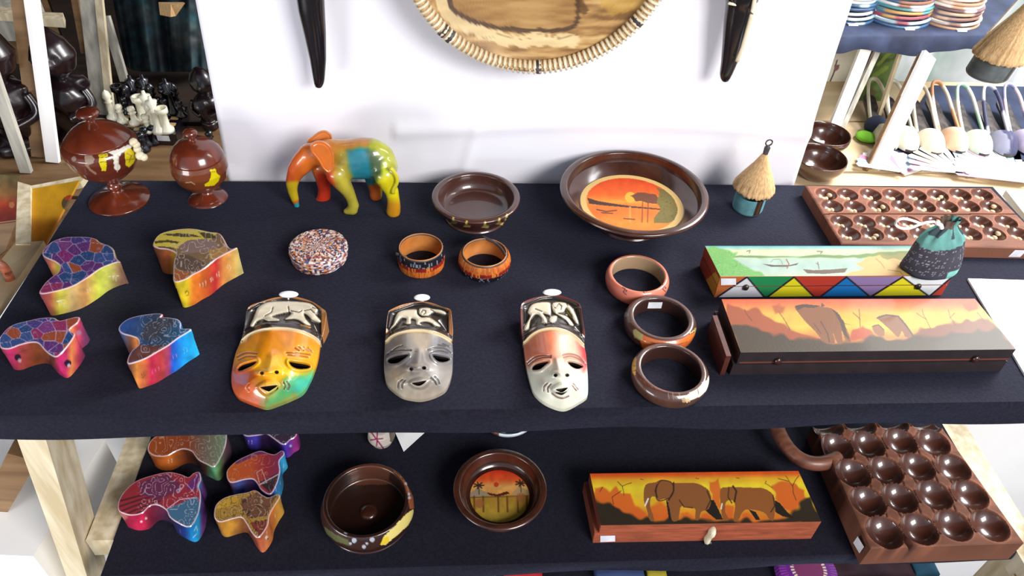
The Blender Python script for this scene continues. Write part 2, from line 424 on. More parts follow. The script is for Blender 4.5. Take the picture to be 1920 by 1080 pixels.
# ------------------------------------------------------------------ white backdrop with things hung on it
YB = 1.008
tl, tr = W1(366, 0, YB), W1(1600, 0, YB); bl, br = W1(428, 336, YB), W1(1490, 344, YB)
def ext(a, b, z): t = (z - a[2]) / (b[2] - a[2]); return a + (b - a) * t
q = [ext(bl, tl, .93), ext(br, tr, .93), ext(br, tr, 1.75), ext(bl, tl, 1.75)]
V, Fc = grid(q[0], q[1], q[2], q[3], 150, 110)
S = V[:, [0, 2]]
crease = .005 * np.exp(-((V[:, 2] - 1.09 - .012 * np.sin(V[:, 0] * 6)) / .012) ** 2) * (V[:, 0] > -.1) + .004 * np.exp(-((V[:, 2] - 1.33 - .02 * V[:, 0]) / .01) ** 2) + .004 * np.exp(-((V[:, 0] - .03 - .25 * (V[:, 2] - 1.1)) / .008) ** 2) * (V[:, 2] < 1.2)
V[:, 1] = YB - crease - .006 * fbm(S, 5, 3) + .004
Vb = V.copy(); Vb[:, 1] = YB + .012; N = len(V)
edge = []
for j in range(110): a = j * 151; edge += [(a, a + 151, a + 151 + N, a + N), (a + 150, a + 150 + N, a + 301 + N, a + 301)]
for i in range(150): a = 110 * 151 + i; edge += [(a, a + N, a + 1 + N, a + 1)]
o = mesh('backdrop_sheet', np.concatenate([V, Vb]), Fc + [tuple(k + N for k in f[::-1]) for f in Fc] + edge, 'white_sheet')
tag(o, 'creased white sheet hung upright behind the upper shelf', 'sheet')

# winnowing tray
Yt = .975
c0 = W1(1010, -134, Yt); Rt = abs(W1(1010, 112, Yt)[2] - c0[2]); 
tray = empty('winnowing_tray', (c0[0], Yt, c0[2]), 'round tan bark tray with a stitched rim hung on the white sheet', 'tray')
a = np.arange(220) * 2 * math.pi / 220; C3 = np.array([c0[0], Yt, c0[2]])
def ring(r, y, a=a): return C3 + np.stack([r * np.cos(a), np.full(len(a), y), r * np.sin(a)], 1)
rr = np.linspace(0, Rt * .975, 90); V = np.concatenate([ring(max(r, 1e-4), .006 - .028 * (r / Rt) ** 4 - .004) for r in rr])
n = len(a); Fc = [(j * n + i, j * n + (i + 1) % n, (j + 1) * n + (i + 1) % n, (j + 1) * n + i) for j in range(len(rr) - 1) for i in range(n)]
px = proj(V); PX = px.copy(); px[:, 1] *= 1
p = Pic(px, (176, 138, 84)); st = fbm(np.stack([px[:, 0] * .25, px[:, 1] * 1.6], 1), .06, 5, 4); p.blend(st, [(.25, (120, 84, 44)), (.5, (178, 138, 84)), (.75, (214, 182, 126))])
inner = smooth([(846, -40), (846, 10), (870, 32), (905, 45), (950, 54), (1030, 58), (1070, 52), (1084, 35), (1084, 0), (1090, -60), (1060, -160), (880, -160)], 6)
p.poly(inner, (150, 110, 60), .55); p.line([(1120, -20), (1150, 15), (1200, 5)], 26, (190, 148, 60), .5, 8)
band = [(820, -40), (835, 20), (880, 50), (940, 72), (1000, 76), (1075, 78)]; p.line(smooth(band, 5, False), 22, (226, 204, 156), .75, 10)
p.line(inner, 9, (70, 48, 34), .85, 4, True); p.line([(1084, 0), (1096, 22)], 14, (80, 52, 24), .7, 6)
for i in range(14): x = 860 + i * 23; p.line([(x, 62 + 6 * (i % 3)), (x + 30, 66 + 5 * (i % 2))], 1.2, (110, 76, 40), .5)
mesh('tray_face', V, Fc, 'paint_satin', tray, p.c)
rim = MB()
for rad, y, w in ((Rt * .985, -.028, .0065), (Rt * .965, -.024, .004)):
    rim.add(*tube(ring(rad, y), w, 8, True))
rimo = rim.build('rim', 'straw', tray)
st = MB(); m = 150
for k in range(m):
    t = 2 * math.pi * k / m; c = C3 + np.array([Rt * .985 * math.cos(t), -.028, Rt * .985 * math.sin(t)])
    rad = np.array([math.cos(t), 0, math.sin(t)]); aa = np.linspace(0, 2 * math.pi, 11)[:-1]
    st.add(*tube([c + .0078 * (math.cos(b) * rad + math.sin(b) * np.array([0, 1, 0])) for b in aa], .0022, 5, True))
tag(st.build('lashing', 'cream_bone', rimo), kind='stuff')
for t0 in (3.92, 3.98, 4.75, 5.62):
    st2 = MB()
    aa = np.linspace(t0, t0 + .035, 5); st2.add(*tube(C3 + np.stack([Rt * .985 * np.cos(aa), np.full(5, -.028), Rt * .985 * np.sin(aa)], 1), .0095, 8))
    st2.build('dark_binding', 'leather_dark', rimo)

# two black horns on the sheet
def horn(name, pts, label, stripe=None):
    o = empty(name, W1(pts[-1][0], pts[-1][1], .97), label, 'horn', 'black horns on the white sheet')
    q = resample([(x, y, w) for x, y, w in pts], 6, False)
    c = Wy(q[:, :2], .972); r = q[:, 2] / 2 * np.array([mpp(k) for k in c])
    r[-1] *= .85
    c = np.concatenate([c, c[-1:] + [0, 0, -.002]]); r = np.concatenate([r, [1e-4]])
    mesh('horn_body', *tube(c, r, 28, False, .7, (0, 1, .01)), 'horn_black', o)
    return o
horn('horn', [(576, -90, 60), (580, -30, 56), (582, 0, 52), (584, 20, 50), (590, 60, 42), (596, 110, 31), (598, 150, 21), (597, 163, 14)],
     'glossy black pointed horn left of the round tray')
h2 = horn('horn', [(1402, -90, 72), (1396, -30, 68), (1391, 0, 62), (1387, 14, 54), (1382, 40, 50), (1375, 80, 41), (1368, 115, 32), (1361, 140, 24), (1360, 152, 14)],
          'black pointed horn with a cream edge stripe, right of the round tray')
q = Wy([(1418, -20), (1411, 22), (1402, 55), (1392, 90), (1382, 115)], .955)
mesh('cream_stripe', *tube(resample(q, .004, False), .0028, 8), 'cream_bone', h2)
q = Wy([(1366, 6), (1395, 12), (1420, 8)], .961)
mesh('silver_band', *tube(resample(q, .004, False), .002, 8), 'cream_bone', h2)
# ------------------------------------------------------------------ turned goblets, bowls, dishes
def turned(base_px, zb, prof):                # profile rows: (radius px, centre row px)
    b = P1(base_px[0], base_px[1], zb); out = []
    for r, y in prof:
        z = zsolve(b, y); out.append((r * mpp(b + [0, 0, z]), z))
    return b, out
G = lambda pr, oy, s: [(r, oy + y / s) for r, y in pr]
def paintfn(base, strokes):
    def f(V):
        p = Pic(proj(V), base)
        for s in strokes:
            k = s[0]
            if k == 'p': p.poly(s[1], s[2], *(s[3:] or ()))
            if k == 'l': p.line(s[1], s[2], s[3], *(s[4:] or ()))
            if k == 'd': p.disc(*s[1:])
        return p.c
    return f
def front(V, c, col, base):                   # keep decoration on the side it was painted on
    k = V[:, 1] < c[1] + .004; col[~k] = base; return col

# large goblet
s = 4.909; Z = lambda pts: zz(pts, 120, 190, s)
b, pr = turned((120 + 515 / s, 190 + 905 / s), T, G([(53, 905), (54, 898), (53, 888), (46, 878), (45, 870), (36, 858), (34, 850), (14, 828), (10, 815), (9, 800), (13, 785), (14, 770), (10, 752), (9, 735), (13, 722), (18, 700), (34, 660), (50, 600), (60, 520), (66, 430), (66, 390), (63, 366), (58, 350), (54, 343)], 190, s))
gob = empty('lidded_goblet', b, 'large brown lidded goblet with white and yellow painted figures, at the shelf corner', 'goblet')
nf = 12
V, Fc = lathe(pr[:nf + 1], 96, b); mesh('foot', V, Fc, 'maroon_wood', gob)
V, Fc = lathe(pr[nf:], 260, b); Vd, Fd = lathe(dens(pr[nf:], .0012), 360, b)
base = (96, 40, 26)
fig = [('p', Z([(400, 465), (500, 440), (610, 390), (640, 350), (655, 380), (600, 440), (530, 475), (520, 500), (450, 495)]), (232, 228, 214)),
       ('p', Z([(305, 482), (405, 480), (408, 505), (385, 520), (390, 560), (392, 610), (385, 640), (350, 642), (335, 600), (320, 560), (325, 515)]), (214, 196, 30)),
       ('l', Z([(305, 492), (405, 492)]), 1, (90, 60, 20)), ('l', Z([(318, 515), (392, 515)]), 1, (90, 60, 20)), ('l', Z([(330, 560), (388, 556)]), 1, (90, 60, 20)),
       ('d', 120 + 475 / s, 190 + 520 / s, 6, (226, 222, 208)), ('d', 120 + 480 / s, 190 + 565 / s, 5.5, (226, 222, 208)), ('d', 120 + 490 / s, 190 + 605 / s, 6.5, (226, 222, 208)), ('l', Z([(505, 500), (490, 650)]), 1.5, (200, 190, 170)),
       ('p', Z([(560, 460), (610, 430), (650, 470), (660, 530), (640, 570), (600, 610), (570, 590), (560, 520)]), (222, 200, 30)), ('l', Z([(580, 480), (620, 500), (600, 560)]), 1.2, (110, 90, 20)), ('l', Z([(570, 540), (650, 530)]), 1, (110, 90, 20)),
       ('d', 120 + 660 / s, 190 + 370 / s, 5, (206, 190, 150)), ('d', 120 + 678 / s, 190 + 420 / s, 5, (206, 190, 150)), ('d', 120 + 690 / s, 190 + 480 / s, 6, (220, 210, 190)),
       ('p', Z([(190, 490), (250, 485), (280, 530), (270, 570), (220, 590), (190, 550)]), (150, 128, 110)), ('l', Z([(200, 580), (240, 630), (290, 665)]), 4, (140, 112, 92)),
       ('d', 120 + 80 / s, 190 + 450 / s, 6, (140, 120, 108)), ('d', 120 + 90 / s, 190 + 530 / s, 5, (140, 120, 108))]
c = paintfn(base, fig)(Vd); mesh('bowl', Vd, Fd, 'paint_gloss', gob, front(Vd, b, c, base))
knob = []
for i, (x, y, r, z_) in enumerate([(640, 375, .006, .0), (665, 400, .0055, 0), (675, 440, .0055, 0), (700, 500, .0065, 0), (735, 515, .0055, 0)]):
    p = P1(120 + x / s, 190 + y / s, 1.0)
    d = (p - CAM); d /= np.linalg.norm(d)
    tt = (b[1] - .012 - CAM[1]) / d[1]; q = CAM + d * tt
    knob.append(blob(q, (r, r, r), 10, 7))
mb = MB(); [mb.add(*k) for k in knob]; mb.build('carved_figure', 'cream_bone', gob)
lb, lp = turned((120 + 515 / s, 190 + 905 / s), T, G([(0.1, 350), (56, 347), (59, 340), (57, 331), (52, 306), (44, 272), (33, 236), (20, 208), (9, 188), (7, 178), (7, 165), (11, 152), (18, 132), (21, 112), (20, 95), (15, 78), (7, 66), (.1, 62)], 190, s))
lid = mesh('lid', *lathe(lp[:10], 80, b), 'maroon_wood', gob)
mesh('knob', *lathe(lp[9:], 40, b), 'maroon_wood', lid)

# small goblet
b, pr = turned((120 + 1325 / s, 190 + 885 / s), T, G([(36, 905), (37, 895), (36, 882), (30, 866), (28, 860), (14, 838), (11, 822), (10, 808), (14, 795), (20, 786), (34, 750), (45, 690), (51, 610), (50, 550), (48, 520), (47.5, 512)], 190, s))
gob = empty('lidded_goblet', b, 'smaller round brown lidded goblet with a yellow painted figure, near the white sheet', 'goblet')
mesh('foot', *lathe(pr[:9], 80, b), 'maroon_wood', gob)
Vd, Fd = lathe(dens(pr[8:], .0012), 320, b); base = (116, 58, 30)
fig = [('p', Z([(1340, 630), (1395, 620), (1405, 660), (1440, 690), (1420, 740), (1380, 775), (1300, 785), (1290, 765), (1330, 740), (1350, 700), (1355, 665)]), (226, 206, 12)),
       ('l', Z([(1345, 650), (1390, 648)]), 1, (120, 100, 10)), ('l', Z([(1120, 750), (1170, 745), (1205, 765)]), 1.5, (190, 160, 130)), ('l', Z([(1045, 650), (1080, 690), (1060, 740)]), 4, (110, 78, 60))]
c = paintfn(base, fig)(Vd); mesh('bowl', Vd, Fd, 'paint_gloss', gob, front(Vd, b, c, base))
_, lp = turned((120 + 1325 / s, 190 + 885 / s), T, G([(.1, 520), (47, 517), (49, 508), (48, 496), (44, 450), (36, 405), (24, 370), (9, 356), (7, 348), (6.5, 330), (10, 318), (13, 300), (13, 284), (9, 264), (4, 256), (.1, 253)], 190, s))
lid = mesh('lid', *lathe(lp[:9], 80, b), 'maroon_wood', gob); mesh('knob', *lathe(lp[8:], 40, b), 'maroon_wood', lid)

# plain bowl on the upper shelf
def bowl(name, label, rimpx, rr, basey, br, mat, zb, wall=.007, fr=60, fd=.018, outer=None):
    bx = rimpx[0] + (basey - rimpx[1]) * (856 - rimpx[0]) / (2245 - rimpx[1])
    b = P1(bx, basey, zb); h = zsolve(b, rimpx[1]); R = rr * mpp(b + [0, 0, h]); B = br * mpp(b); zf = max(.006, h - fd); Rf = fr * mpp(b + [0, 0, zf])
    o = empty(name, b, label, 'bowl'); Ri = R - wall
    ti = [(0, zf), (Rf * .5, zf), (Rf * .92, zf)] + [(Rf + (Ri - Rf) * math.sin(t), zf + (h - zf) * (1 - math.cos(t))) for t in np.linspace(.25, 1.57, 8)]
    to = [(Ri + wall * .35, h + .0016), (R - wall * .2, h + .0004), (R, h - .002), (R - .002, h - .006), (R - (R - B) * .42, h * .62), (B + (R - B) * .22, h * .26), (B * 1.02, .005), (B, 0), (0, 0)]
    si = smooth(ti, 4, False); so = smooth(to, 5, False)
    if outer is None: mesh('bowl_body', *lathe(si + so, 128, b), mat, o)
    else:
        V, Fc = lathe(dens(si, .003) + dens(so, .0012), 400, b); mesh('bowl_body', V, Fc, mat, o, outer(V, b))
    return o, b, h, R, zf, Rf
def deco1(V, b):
    p = Pic(proj(V), (70, 38, 30)); z = lambda pts: zz(pts, 500, 220, 3.176)
    for x, y in ((1110, 620), (1190, 640), (1300, 645), (1385, 625), (1430, 600)):
        p.poly(z([(x - 22, y + 12), (x - 8, y), (x - 6, y - 14), (x + 4, y - 18), (x + 8, y), (x + 26, y + 2), (x + 20, y + 16)]), (196, 176, 92), .9)
        p.disc(500 + (x + 2) / 3.176, 220 + (y - 20) / 3.176, 2.4, (196, 176, 92))
    c = p.c; k = V[:, 1] > b[1]; c[k] = (70, 38, 30); return c
o, *_ = bowl('bowl', 'plain dark brown bowl with a row of yellow figures, behind the beaded bracelets', (893, 367), 83, 405, 54, 'paint_gloss', T, .010, 54, .024, outer=deco1)

def picdisc(parent, b, z, r, fn, name='painting', mat='paint_gloss'):
    aa = np.linspace(0, 2 * math.pi, 140)[:-1]; out = np.stack([b[0] + r * np.cos(aa), b[1] + r * np.sin(aa)], 1)
    v, f = cdt(out, .0011); V = np.column_stack([v, np.full(len(v), b[2] + z)])
    q = np.column_stack([out, np.full(len(out), b[2] + z)]); N = len(V)
    q2 = q - [0, 0, .002]; rimf = [(N + i, N + (i + 1) % len(q), N + len(q) + (i + 1) % len(q), N + len(q) + i) for i in range(len(q))]
    VV = np.concatenate([V, q, q2]); return mesh(name, VV, [tuple(t) for t in f] + rimf, 'paint_satin', parent, fn(VV))
# big bowl
o, b, h, R, zf, Rf = bowl('bowl', 'large wide brown bowl with an orange sunset lake painted inside', (1189, 355), 139, 413, 62, 'dark_wood', T, .011, 98, .027)
cz = zf + .0008; rp = Rf * .985; ctr = b.copy()
def sunset(V):
    k = 3.376; z = lambda pts: zz(pts, 1000, 240, k); P = proj(V); e = proj([ctr + [0, 0, cz]])[0]
    off = np.array([1181, 382]) - e; P = P + off
    p = Pic(P, (0, 0, 0)); y = (P[:, 1] - 240) * k + .0 * P[:, 0]
    p.blend(y, [(330, (214, 74, 24)), (420, (226, 96, 30)), (465, (228, 146, 52)), (490, (222, 118, 46)), (540, (222, 112, 44)), (600, (216, 132, 52))]); p.vary(.08, .1)
    p.poly(z([(330, 440), (400, 462), (500, 478), (600, 492), (800, 510), (800, 518), (560, 500), (440, 490), (340, 478)]), (74, 52, 44))
    p.disc(*z([(602, 438)])[0], 10.5, (232, 168, 62))
    p.poly(z([(600, 425), (650, 405), (700, 412), (760, 425), (790, 450), (770, 480), (700, 472), (640, 465), (625, 440)]), (104, 62, 44), .95, 5)
    for x in (680, 715): p.line(z([(x, 460), (x - 4, 595)]), 2.4, (120, 62, 40), .8)
    p.line(z([(600, 500), (600, 590)]), 4, (232, 160, 80), .6)
    p.poly(z([(770, 375), (830, 400), (880, 450), (905, 520), (880, 590), (760, 600), (760, 560), (790, 520), (770, 470), (785, 420)]), (112, 104, 56), .95, 8, 0)
    p.scrib(.22, (70, 66, 36), .5, .08, 4, 3, inpoly(P, z([(770, 375), (830, 400), (905, 520), (880, 590), (760, 600), (790, 520)])))
    p.line(z([(390, 515), (450, 528), (515, 520)]), 2.2, (92, 56, 40)); p.line(z([(420, 535), (490, 540)]), 2, (92, 56, 40)); p.line(z([(560, 572), (630, 578)]), 2, (92, 56, 40))
    d = np.hypot(V[:, 0] - ctr[0], V[:, 1] - ctr[1]) / rp; p.mask(d > .885, (222, 186, 118)); return p.c
picdisc(o, ctr, cz, rp, sunset)

# middle shelf: small bowl with sunset
o, b, h, R, zf, Rf = bowl('bowl', 'small brown bowl with a red sunset and huts painted inside, middle shelf', (938, 914), 88, 944, 56, 'dark_wood', L, .010, 58, .022)
cz2 = zf + .0008; rp2 = Rf * .96; b2 = b.copy()
def sunset2(V):
    k = 3.556; P = proj(V); e = proj([b2 + [0, 0, cz2]])[0]; P = P + (np.array([940, 930]) - e); z = lambda pts: zz(pts, 560, 780, k)
    p = Pic(P, (0, 0, 0)); y = (P[:, 1] - 780) * k
    p.blend(y, [(370, (196, 48, 24)), (430, (206, 84, 36)), (470, (214, 156, 84)), (520, (216, 150, 72)), (545, (160, 120, 40)), (700, (176, 148, 52))]); p.vary(.12, .12)
    p.poly(z([(1150, 520), (1200, 480), (1280, 520), (1290, 535), (1150, 545)]), (150, 132, 104)); p.poly(z([(1430, 520), (1480, 470), (1550, 500), (1550, 530), (1430, 532)]), (170, 140, 96))
    p.disc(*z([(1328, 460)])[0], 5, (186, 60, 28)); p.poly(z([(1260, 510), (1330, 525), (1400, 505), (1420, 520), (1340, 540), (1280, 530)]), (80, 34, 24))
    for x, y0 in ((1210, 465), (1490, 450)):
        for a_ in range(7): t = a_ * .9; p.line(z([(x, y0), (x + 34 * math.cos(t), y0 + 22 * math.sin(t))]), 2.6, (48, 34, 26))
        p.line(z([(x, y0), (x + 4, y0 + 60)]), 1.6, (48, 34, 26))
    for x in (1180, 1240, 1340, 1400, 1470, 1530): p.line(z([(x, 540), (x + 3, 640)]), 3.5, (92, 52, 26), .8)
    p.line(z([(1160, 545), (1540, 535)]), 2.2, (90, 60, 30), .8); p.disc(*z([(1215, 585)])[0], 9, (150, 90, 52), .8); p.disc(*z([(1490, 545)])[0], 9, (150, 90, 52), .7)
    return p.c
picdisc(o, b, cz2, rp2, sunset2)

# carved dish with a central stud
bx, by = 692, 966; b = P1(bx, by, L); hh = zsolve(b, 936); Rr = 80 * mpp(b + [0, 0, hh]); Ro = 86 * mpp(b + [0, 0, .02])
o = empty('dish', b, 'dark carved dish with a stud in the middle and yellow patches on its side', 'dish')
prof = smooth([(0, .009), (Rr * .84, .009), (Rr * .87, hh * .5), (Rr * .90, hh * .95), (Rr * .96, hh), (Rr * 1.0, hh * .97), (Ro, hh * .6), (Ro * .99, hh * .35), (Ro * .9, .003), (Ro * .86, 0), (0, 0)], 7, False)
V, Fc = lathe(dens(prof, .0016), 400, b); k = 3.556; z = lambda pts: zz(pts, 560, 780, k)
p = Pic(proj(V), (48, 24, 18))
p.poly(z([(545, 860), (570, 800), (640, 735), (720, 650), (765, 620), (770, 660), (730, 730), (650, 800), (580, 860)]), (226, 206, 120)); p.poly(z([(540, 862), (570, 810), (600, 800), (600, 845)]), (220, 190, 40))
p.poly(z([(600, 340), (680, 400), (730, 470), (765, 540), (770, 620), (740, 620), (725, 520), (690, 440)]), (150, 84, 48)); 
for x, y in ((715, 450), (740, 545), (735, 520)): p.disc(*z([(x, y)])[0], 3.2, (176, 176, 190))
for x, y, r in ((370, 830, 5), (490, 825, 5), (435, 872, 4), (315, 775, 4), (455, 850, 3), (345, 850, 3)): p.disc(*z([(x, y)])[0], r, (168, 172, 184))
p.poly(z([(170, 740), (240, 790), (330, 830), (340, 865), (250, 840), (180, 780)]), (92, 96, 58), .9, 3)
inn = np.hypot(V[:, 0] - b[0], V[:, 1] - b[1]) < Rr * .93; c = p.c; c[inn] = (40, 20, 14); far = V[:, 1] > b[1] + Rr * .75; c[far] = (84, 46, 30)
mesh('dish_body', V, Fc, 'paint_gloss', o, c)
mesh('stud', *lathe([(0, .0125), (.006, .0125), (.011, .0115), (.0125, .009), (.013, .0085)], 32, b), 'dark_wood', o)
# blue bowl tucked under the upper shelf
b = P1(950, 792, L); Rb = 56 * mpp(b + [0, 0, .03])
o = empty('bowl', b, 'blue and white rimmed bowl half hidden beneath the upper shelf edge', 'bowl')
pr = dens(smooth([(0, .006), (Rb * .6, .008), (Rb * .9, .024), (Rb * .95, .030), (Rb, .030), (Rb * .96, .022), (Rb * .6, .002), (0, 0)], 6, False), .0016)
V, Fc = lathe(pr, 240, b); rad = np.hypot(V[:, 0] - b[0], V[:, 1] - b[1]) / Rb; q = Pic(V[:, :2] * 1000, (40, 26, 24)); ang = np.arctan2(V[:, 1] - b[1], V[:, 0] - b[0])
q.mask((rad > .80), (222, 232, 238)); q.mask((rad > .74) & (rad < .9) & (ang > -1.75), (40, 150, 214)); q.mask((ang < -1.9) & (ang > -2.4) & (rad > .75), (110, 70, 60))
mesh('bowl_body', V, Fc, 'paint_gloss', o, q.c)

# ------------------------------------------------------------------ beaded box
b = P1(600, 484, T); s2 = lambda y: zsolve(b, y)
ht = s2(461); R = 53 * mpp(b + [0, 0, ht])
o = empty('beaded_box', b, 'round lidded box covered in coiled multicoloured beads, in front of the elephant', 'box')
pal = np.array([(226, 214, 210), (206, 196, 204), (206, 120, 66), (150, 60, 46), (60, 56, 88), (92, 92, 130), (214, 160, 110), (236, 230, 226), (40, 34, 44), (180, 140, 130)], float)
def beads(prof, name, par, pitch, seed):
    pr = np.array(dens(prof, pitch / 5)); sl = np.concatenate([[0], np.cumsum(np.linalg.norm(np.diff(pr, axis=0), axis=1))])
    d = np.gradient(pr, axis=0); nrm = np.stack([d[:, 1], -d[:, 0]], 1); nrm /= np.linalg.norm(nrm, axis=1)[:, None] + 1e-9
    seg = 300; V, Fc = lathe([tuple(x) for x in pr], seg, b)
    row = np.repeat((sl / pitch).astype(int), seg); k = np.tile(np.arange(seg), len(pr))
    bump = np.repeat(np.abs(np.sin(sl / pitch * math.pi)) * .0007, seg)
    ang = np.arctan2(V[:, 1] - b[1], V[:, 0] - b[0]); V[:, 0] += bump * np.cos(ang) * np.repeat(np.abs(nrm[:, 0]), seg); V[:, 1] += bump * np.sin(ang) * np.repeat(np.abs(nrm[:, 0]), seg)
    V[:, 2] += bump * np.repeat(np.abs(nrm[:, 1]), seg)
    h = _hash(k // 4 + row * 3, row, seed); return mesh(name, V, Fc, 'beadwork', par, pal[np.minimum((h * len(pal)).astype(int), 9)])
beads([(0.001, .0), (R * .93, 0), (R * .97, .004), (R * .98, ht * .55), (R * .96, ht * .60)], 'base', o, .0022, 3)
beads([(R * 1.0, ht * .60), (R * 1.02, ht * .7), (R, ht * .93), (R * .93, ht), (.0005, ht + .001)], 'lid', o, .0022, 8)

# ------------------------------------------------------------------ beaded leather bracelets
def bracelet(cpx, r, h, bulge, order, label, tail):
    b0 = P1(cpx[0], cpx[1], T + h); b = np.array([b0[0], b0[1], T]); R = r * mpp(b0)
    o = empty('bracelet', b, label, 'bracelet', 'beaded leather bracelets')
    V, Fc = lathe(smooth([(R * .93, 0), (R * .93 + bulge, h * .5), (R * .93, h), (R * .98, h), (R * .98 + bulge, h * .5), (R * .98, 0), (R * .93, 0)], 4, False), 96, b)
    mesh('leather_band', V, Fc, 'leather_tan', o)
    V, Fc = lathe([(R * .915, h - .001), (R * .92, h + .0008), (R * .99, h + .0008), (R * 1.0, h - .001)], 96, b); mesh('edge_binding', V, Fc, 'leather_dark', o)
    nr = 40; seg = 440; zs = np.linspace(.0, h - .0005, nr); V = []; 
    a = np.arange(seg) * 2 * math.pi / seg
    for i, zv in enumerate(zs):
        rr = R * .985 + bulge * (1 - (2 * zv / h - 1) ** 2) + .0011 * np.abs(np.sin(a * 55)) + .0003 * abs(math.sin(i * math.pi / 2.0))
        V.append(np.stack([b[0] + rr * np.cos(a), b[1] + rr * np.sin(a), np.full(seg, b[2] + zv)], 1))
    V = np.concatenate(V); Fc = [(i * seg + k, i * seg + (k + 1) % seg, (i + 1) * seg + (k + 1) % seg, (i + 1) * seg + k) for i in range(nr - 1) for k in range(seg)]
    t = np.repeat(zs / h, seg); kk = np.tile(np.arange(seg), nr); col = np.zeros((len(V), 3))
    cols = {'k': (30, 30, 38), 'r': (150, 40, 34), 'o': (206, 108, 40)}
    hsh = _hash(kk // 4, (t * 3).astype(int), 5); tt = t + (hsh - .5) * .05
    for j, ch in enumerate(order): col[(tt >= (0, .36, .6)[j]) & (tt < (.36, .6, 2)[j])] = cols[ch]
    col *= (.88 + .24 * hsh)[:, None]; sp = (order[0] == 'k') & (tt < .36) | (order[2] == 'k') & (tt > .6); wsp = sp & (_hash(kk // 4, (t * 6).astype(int), 11) > .80); col[wsp] = (140, 146, 160)
    wsp = ~sp & (_hash(kk // 4, (t * 5).astype(int), 12) > .8); col[wsp] = (216, 136, 60)
    mesh('bead_rows', V, Fc, 'beadwork', o, col)
    mesh('strap_end', *tube(resample(Pz(tail[0], T + tail[1]), .003, False), .0016, 8, False, 1.6), 'leather_dark', o)
bracelet((789, 464), 42, .029, .001, 'ork', 'beaded leather bracelet with a black upper row, left of the pair', ([(742, 476), (752, 478), (763, 484)], .026))
bracelet((909, 474), 43, .026, .004, 'kro', 'beaded leather bracelet with an orange upper row, right of the pair', ([(905, 444), (925, 453), (938, 464), (948, 478)], .027))

# ------------------------------------------------------------------ carved bangles
def bangle(cpx, ri, ro, h, base, fn, label, mat='paint_gloss', rim=.0):
    b0 = P1(cpx[0], cpx[1], T + h); b = np.array([b0[0], b0[1], T]); I = ri * mpp(b0); O = ro * mpp(b0)
    o = empty('bangle', b, label, 'bangle', 'carved bangles in a column')
    pr = smooth([(I, .002), (I * .99, h * .5), (I, h * .92), (I + (O - I) * .25, h), (I + (O - I) * .55, h * .97), (O * .985, h * .75), (O, h * .5), (O * .97, h * .2), (I + (O - I) * .5, 0), (I + .001, 0), (I, .002)], 6, False)
    V, Fc = lathe(dens(pr, .0013), 400, b); rad = np.hypot(V[:, 0] - b[0], V[:, 1] - b[1])
    ang = np.arctan2(V[:, 1] - b[1], V[:, 0] - b[0]); c = fn(V, proj(V), rad, ang, b, I, O, h)
    mesh('ring', V, Fc, mat, o, c); return o, b, I, O
Zc_ = lambda pts: zz(pts, 900, 480, 3.6)
def f1(V, P, rad, ang, b, I, O, h):
    p = Pic(P, (212, 120, 96)); p.vary(.1, .05)
    for x, y in ((975, 235), (1110, 235), (1240, 215), (930, 160)):
        p.line(Zc_([(x - 14, y - 25), (x + 6, y - 15), (x - 8, y + 8), (x + 12, y + 25)]), 1.6, (70, 46, 50)); p.disc(*Zc_([(x + 12, y)])[0], 2.2, (90, 60, 66))
    c = p.c; k = (rad < I * 1.02); c[k] = (176, 148, 118); c[V[:, 1] > b[1] + O * .5] = (176, 108, 80); c[k] = (168, 140, 110); return c
bangle((1197, 512), 49, 60, .024, None, f1, 'salmon pink painted bangle, rearmost of the three in the column')
def f2(V, P, rad, ang, b, I, O, h):
    p = Pic(P, (72, 46, 40)); p.vary(.15, .08)
    p.poly(Zc_([(1090, 520), (1150, 555), (1250, 572), (1340, 560), (1440, 520), (1480, 480), (1480, 560), (1400, 620), (1100, 640), (1080, 570)]), (196, 100, 40), 1, 1)
    p.line(Zc_([(1085, 510), (1150, 550), (1250, 568), (1340, 556), (1430, 515), (1470, 480)]), 1.8, (222, 190, 120)); p.line(Zc_([(1110, 560), (1200, 600), (1300, 610), (1400, 580)]), 1.2, (120, 60, 30))
    p.poly(Zc_([(1030, 500), (1060, 490), (1100, 530), (1095, 575), (1040, 550)]), (160, 150, 96)); p.poly(Zc_([(1445, 490), (1475, 475), (1478, 520), (1450, 550)]), (150, 130, 70)); p.disc(*Zc_([(985, 395)])[0], 5, (130, 130, 116))
    c = p.c; c[(rad < I + (O - I) * .62) & (V[:, 2] > b[2] + h * .8)] = (78, 52, 44); c[rad < I * 1.02] = (58, 34, 28); return c
o2, b, I, O = bangle((1240, 594), 51, 68, .024, None, f2, 'dark carved bangle with an orange stripe, middle of the column')
p = P1(1237, 576, T + .02); V, Fc = grid(*[(b[0] + (I - .0012) * math.sin(a_), b[1] + (I - .0012) * math.cos(a_), T + zv) for a_, zv in ((-.28, .008), (.28, .008), (.28, .019), (-.28, .019))], 1, 1)
mesh('price_label', V, Fc, 'paper_label', o2, sm=False)
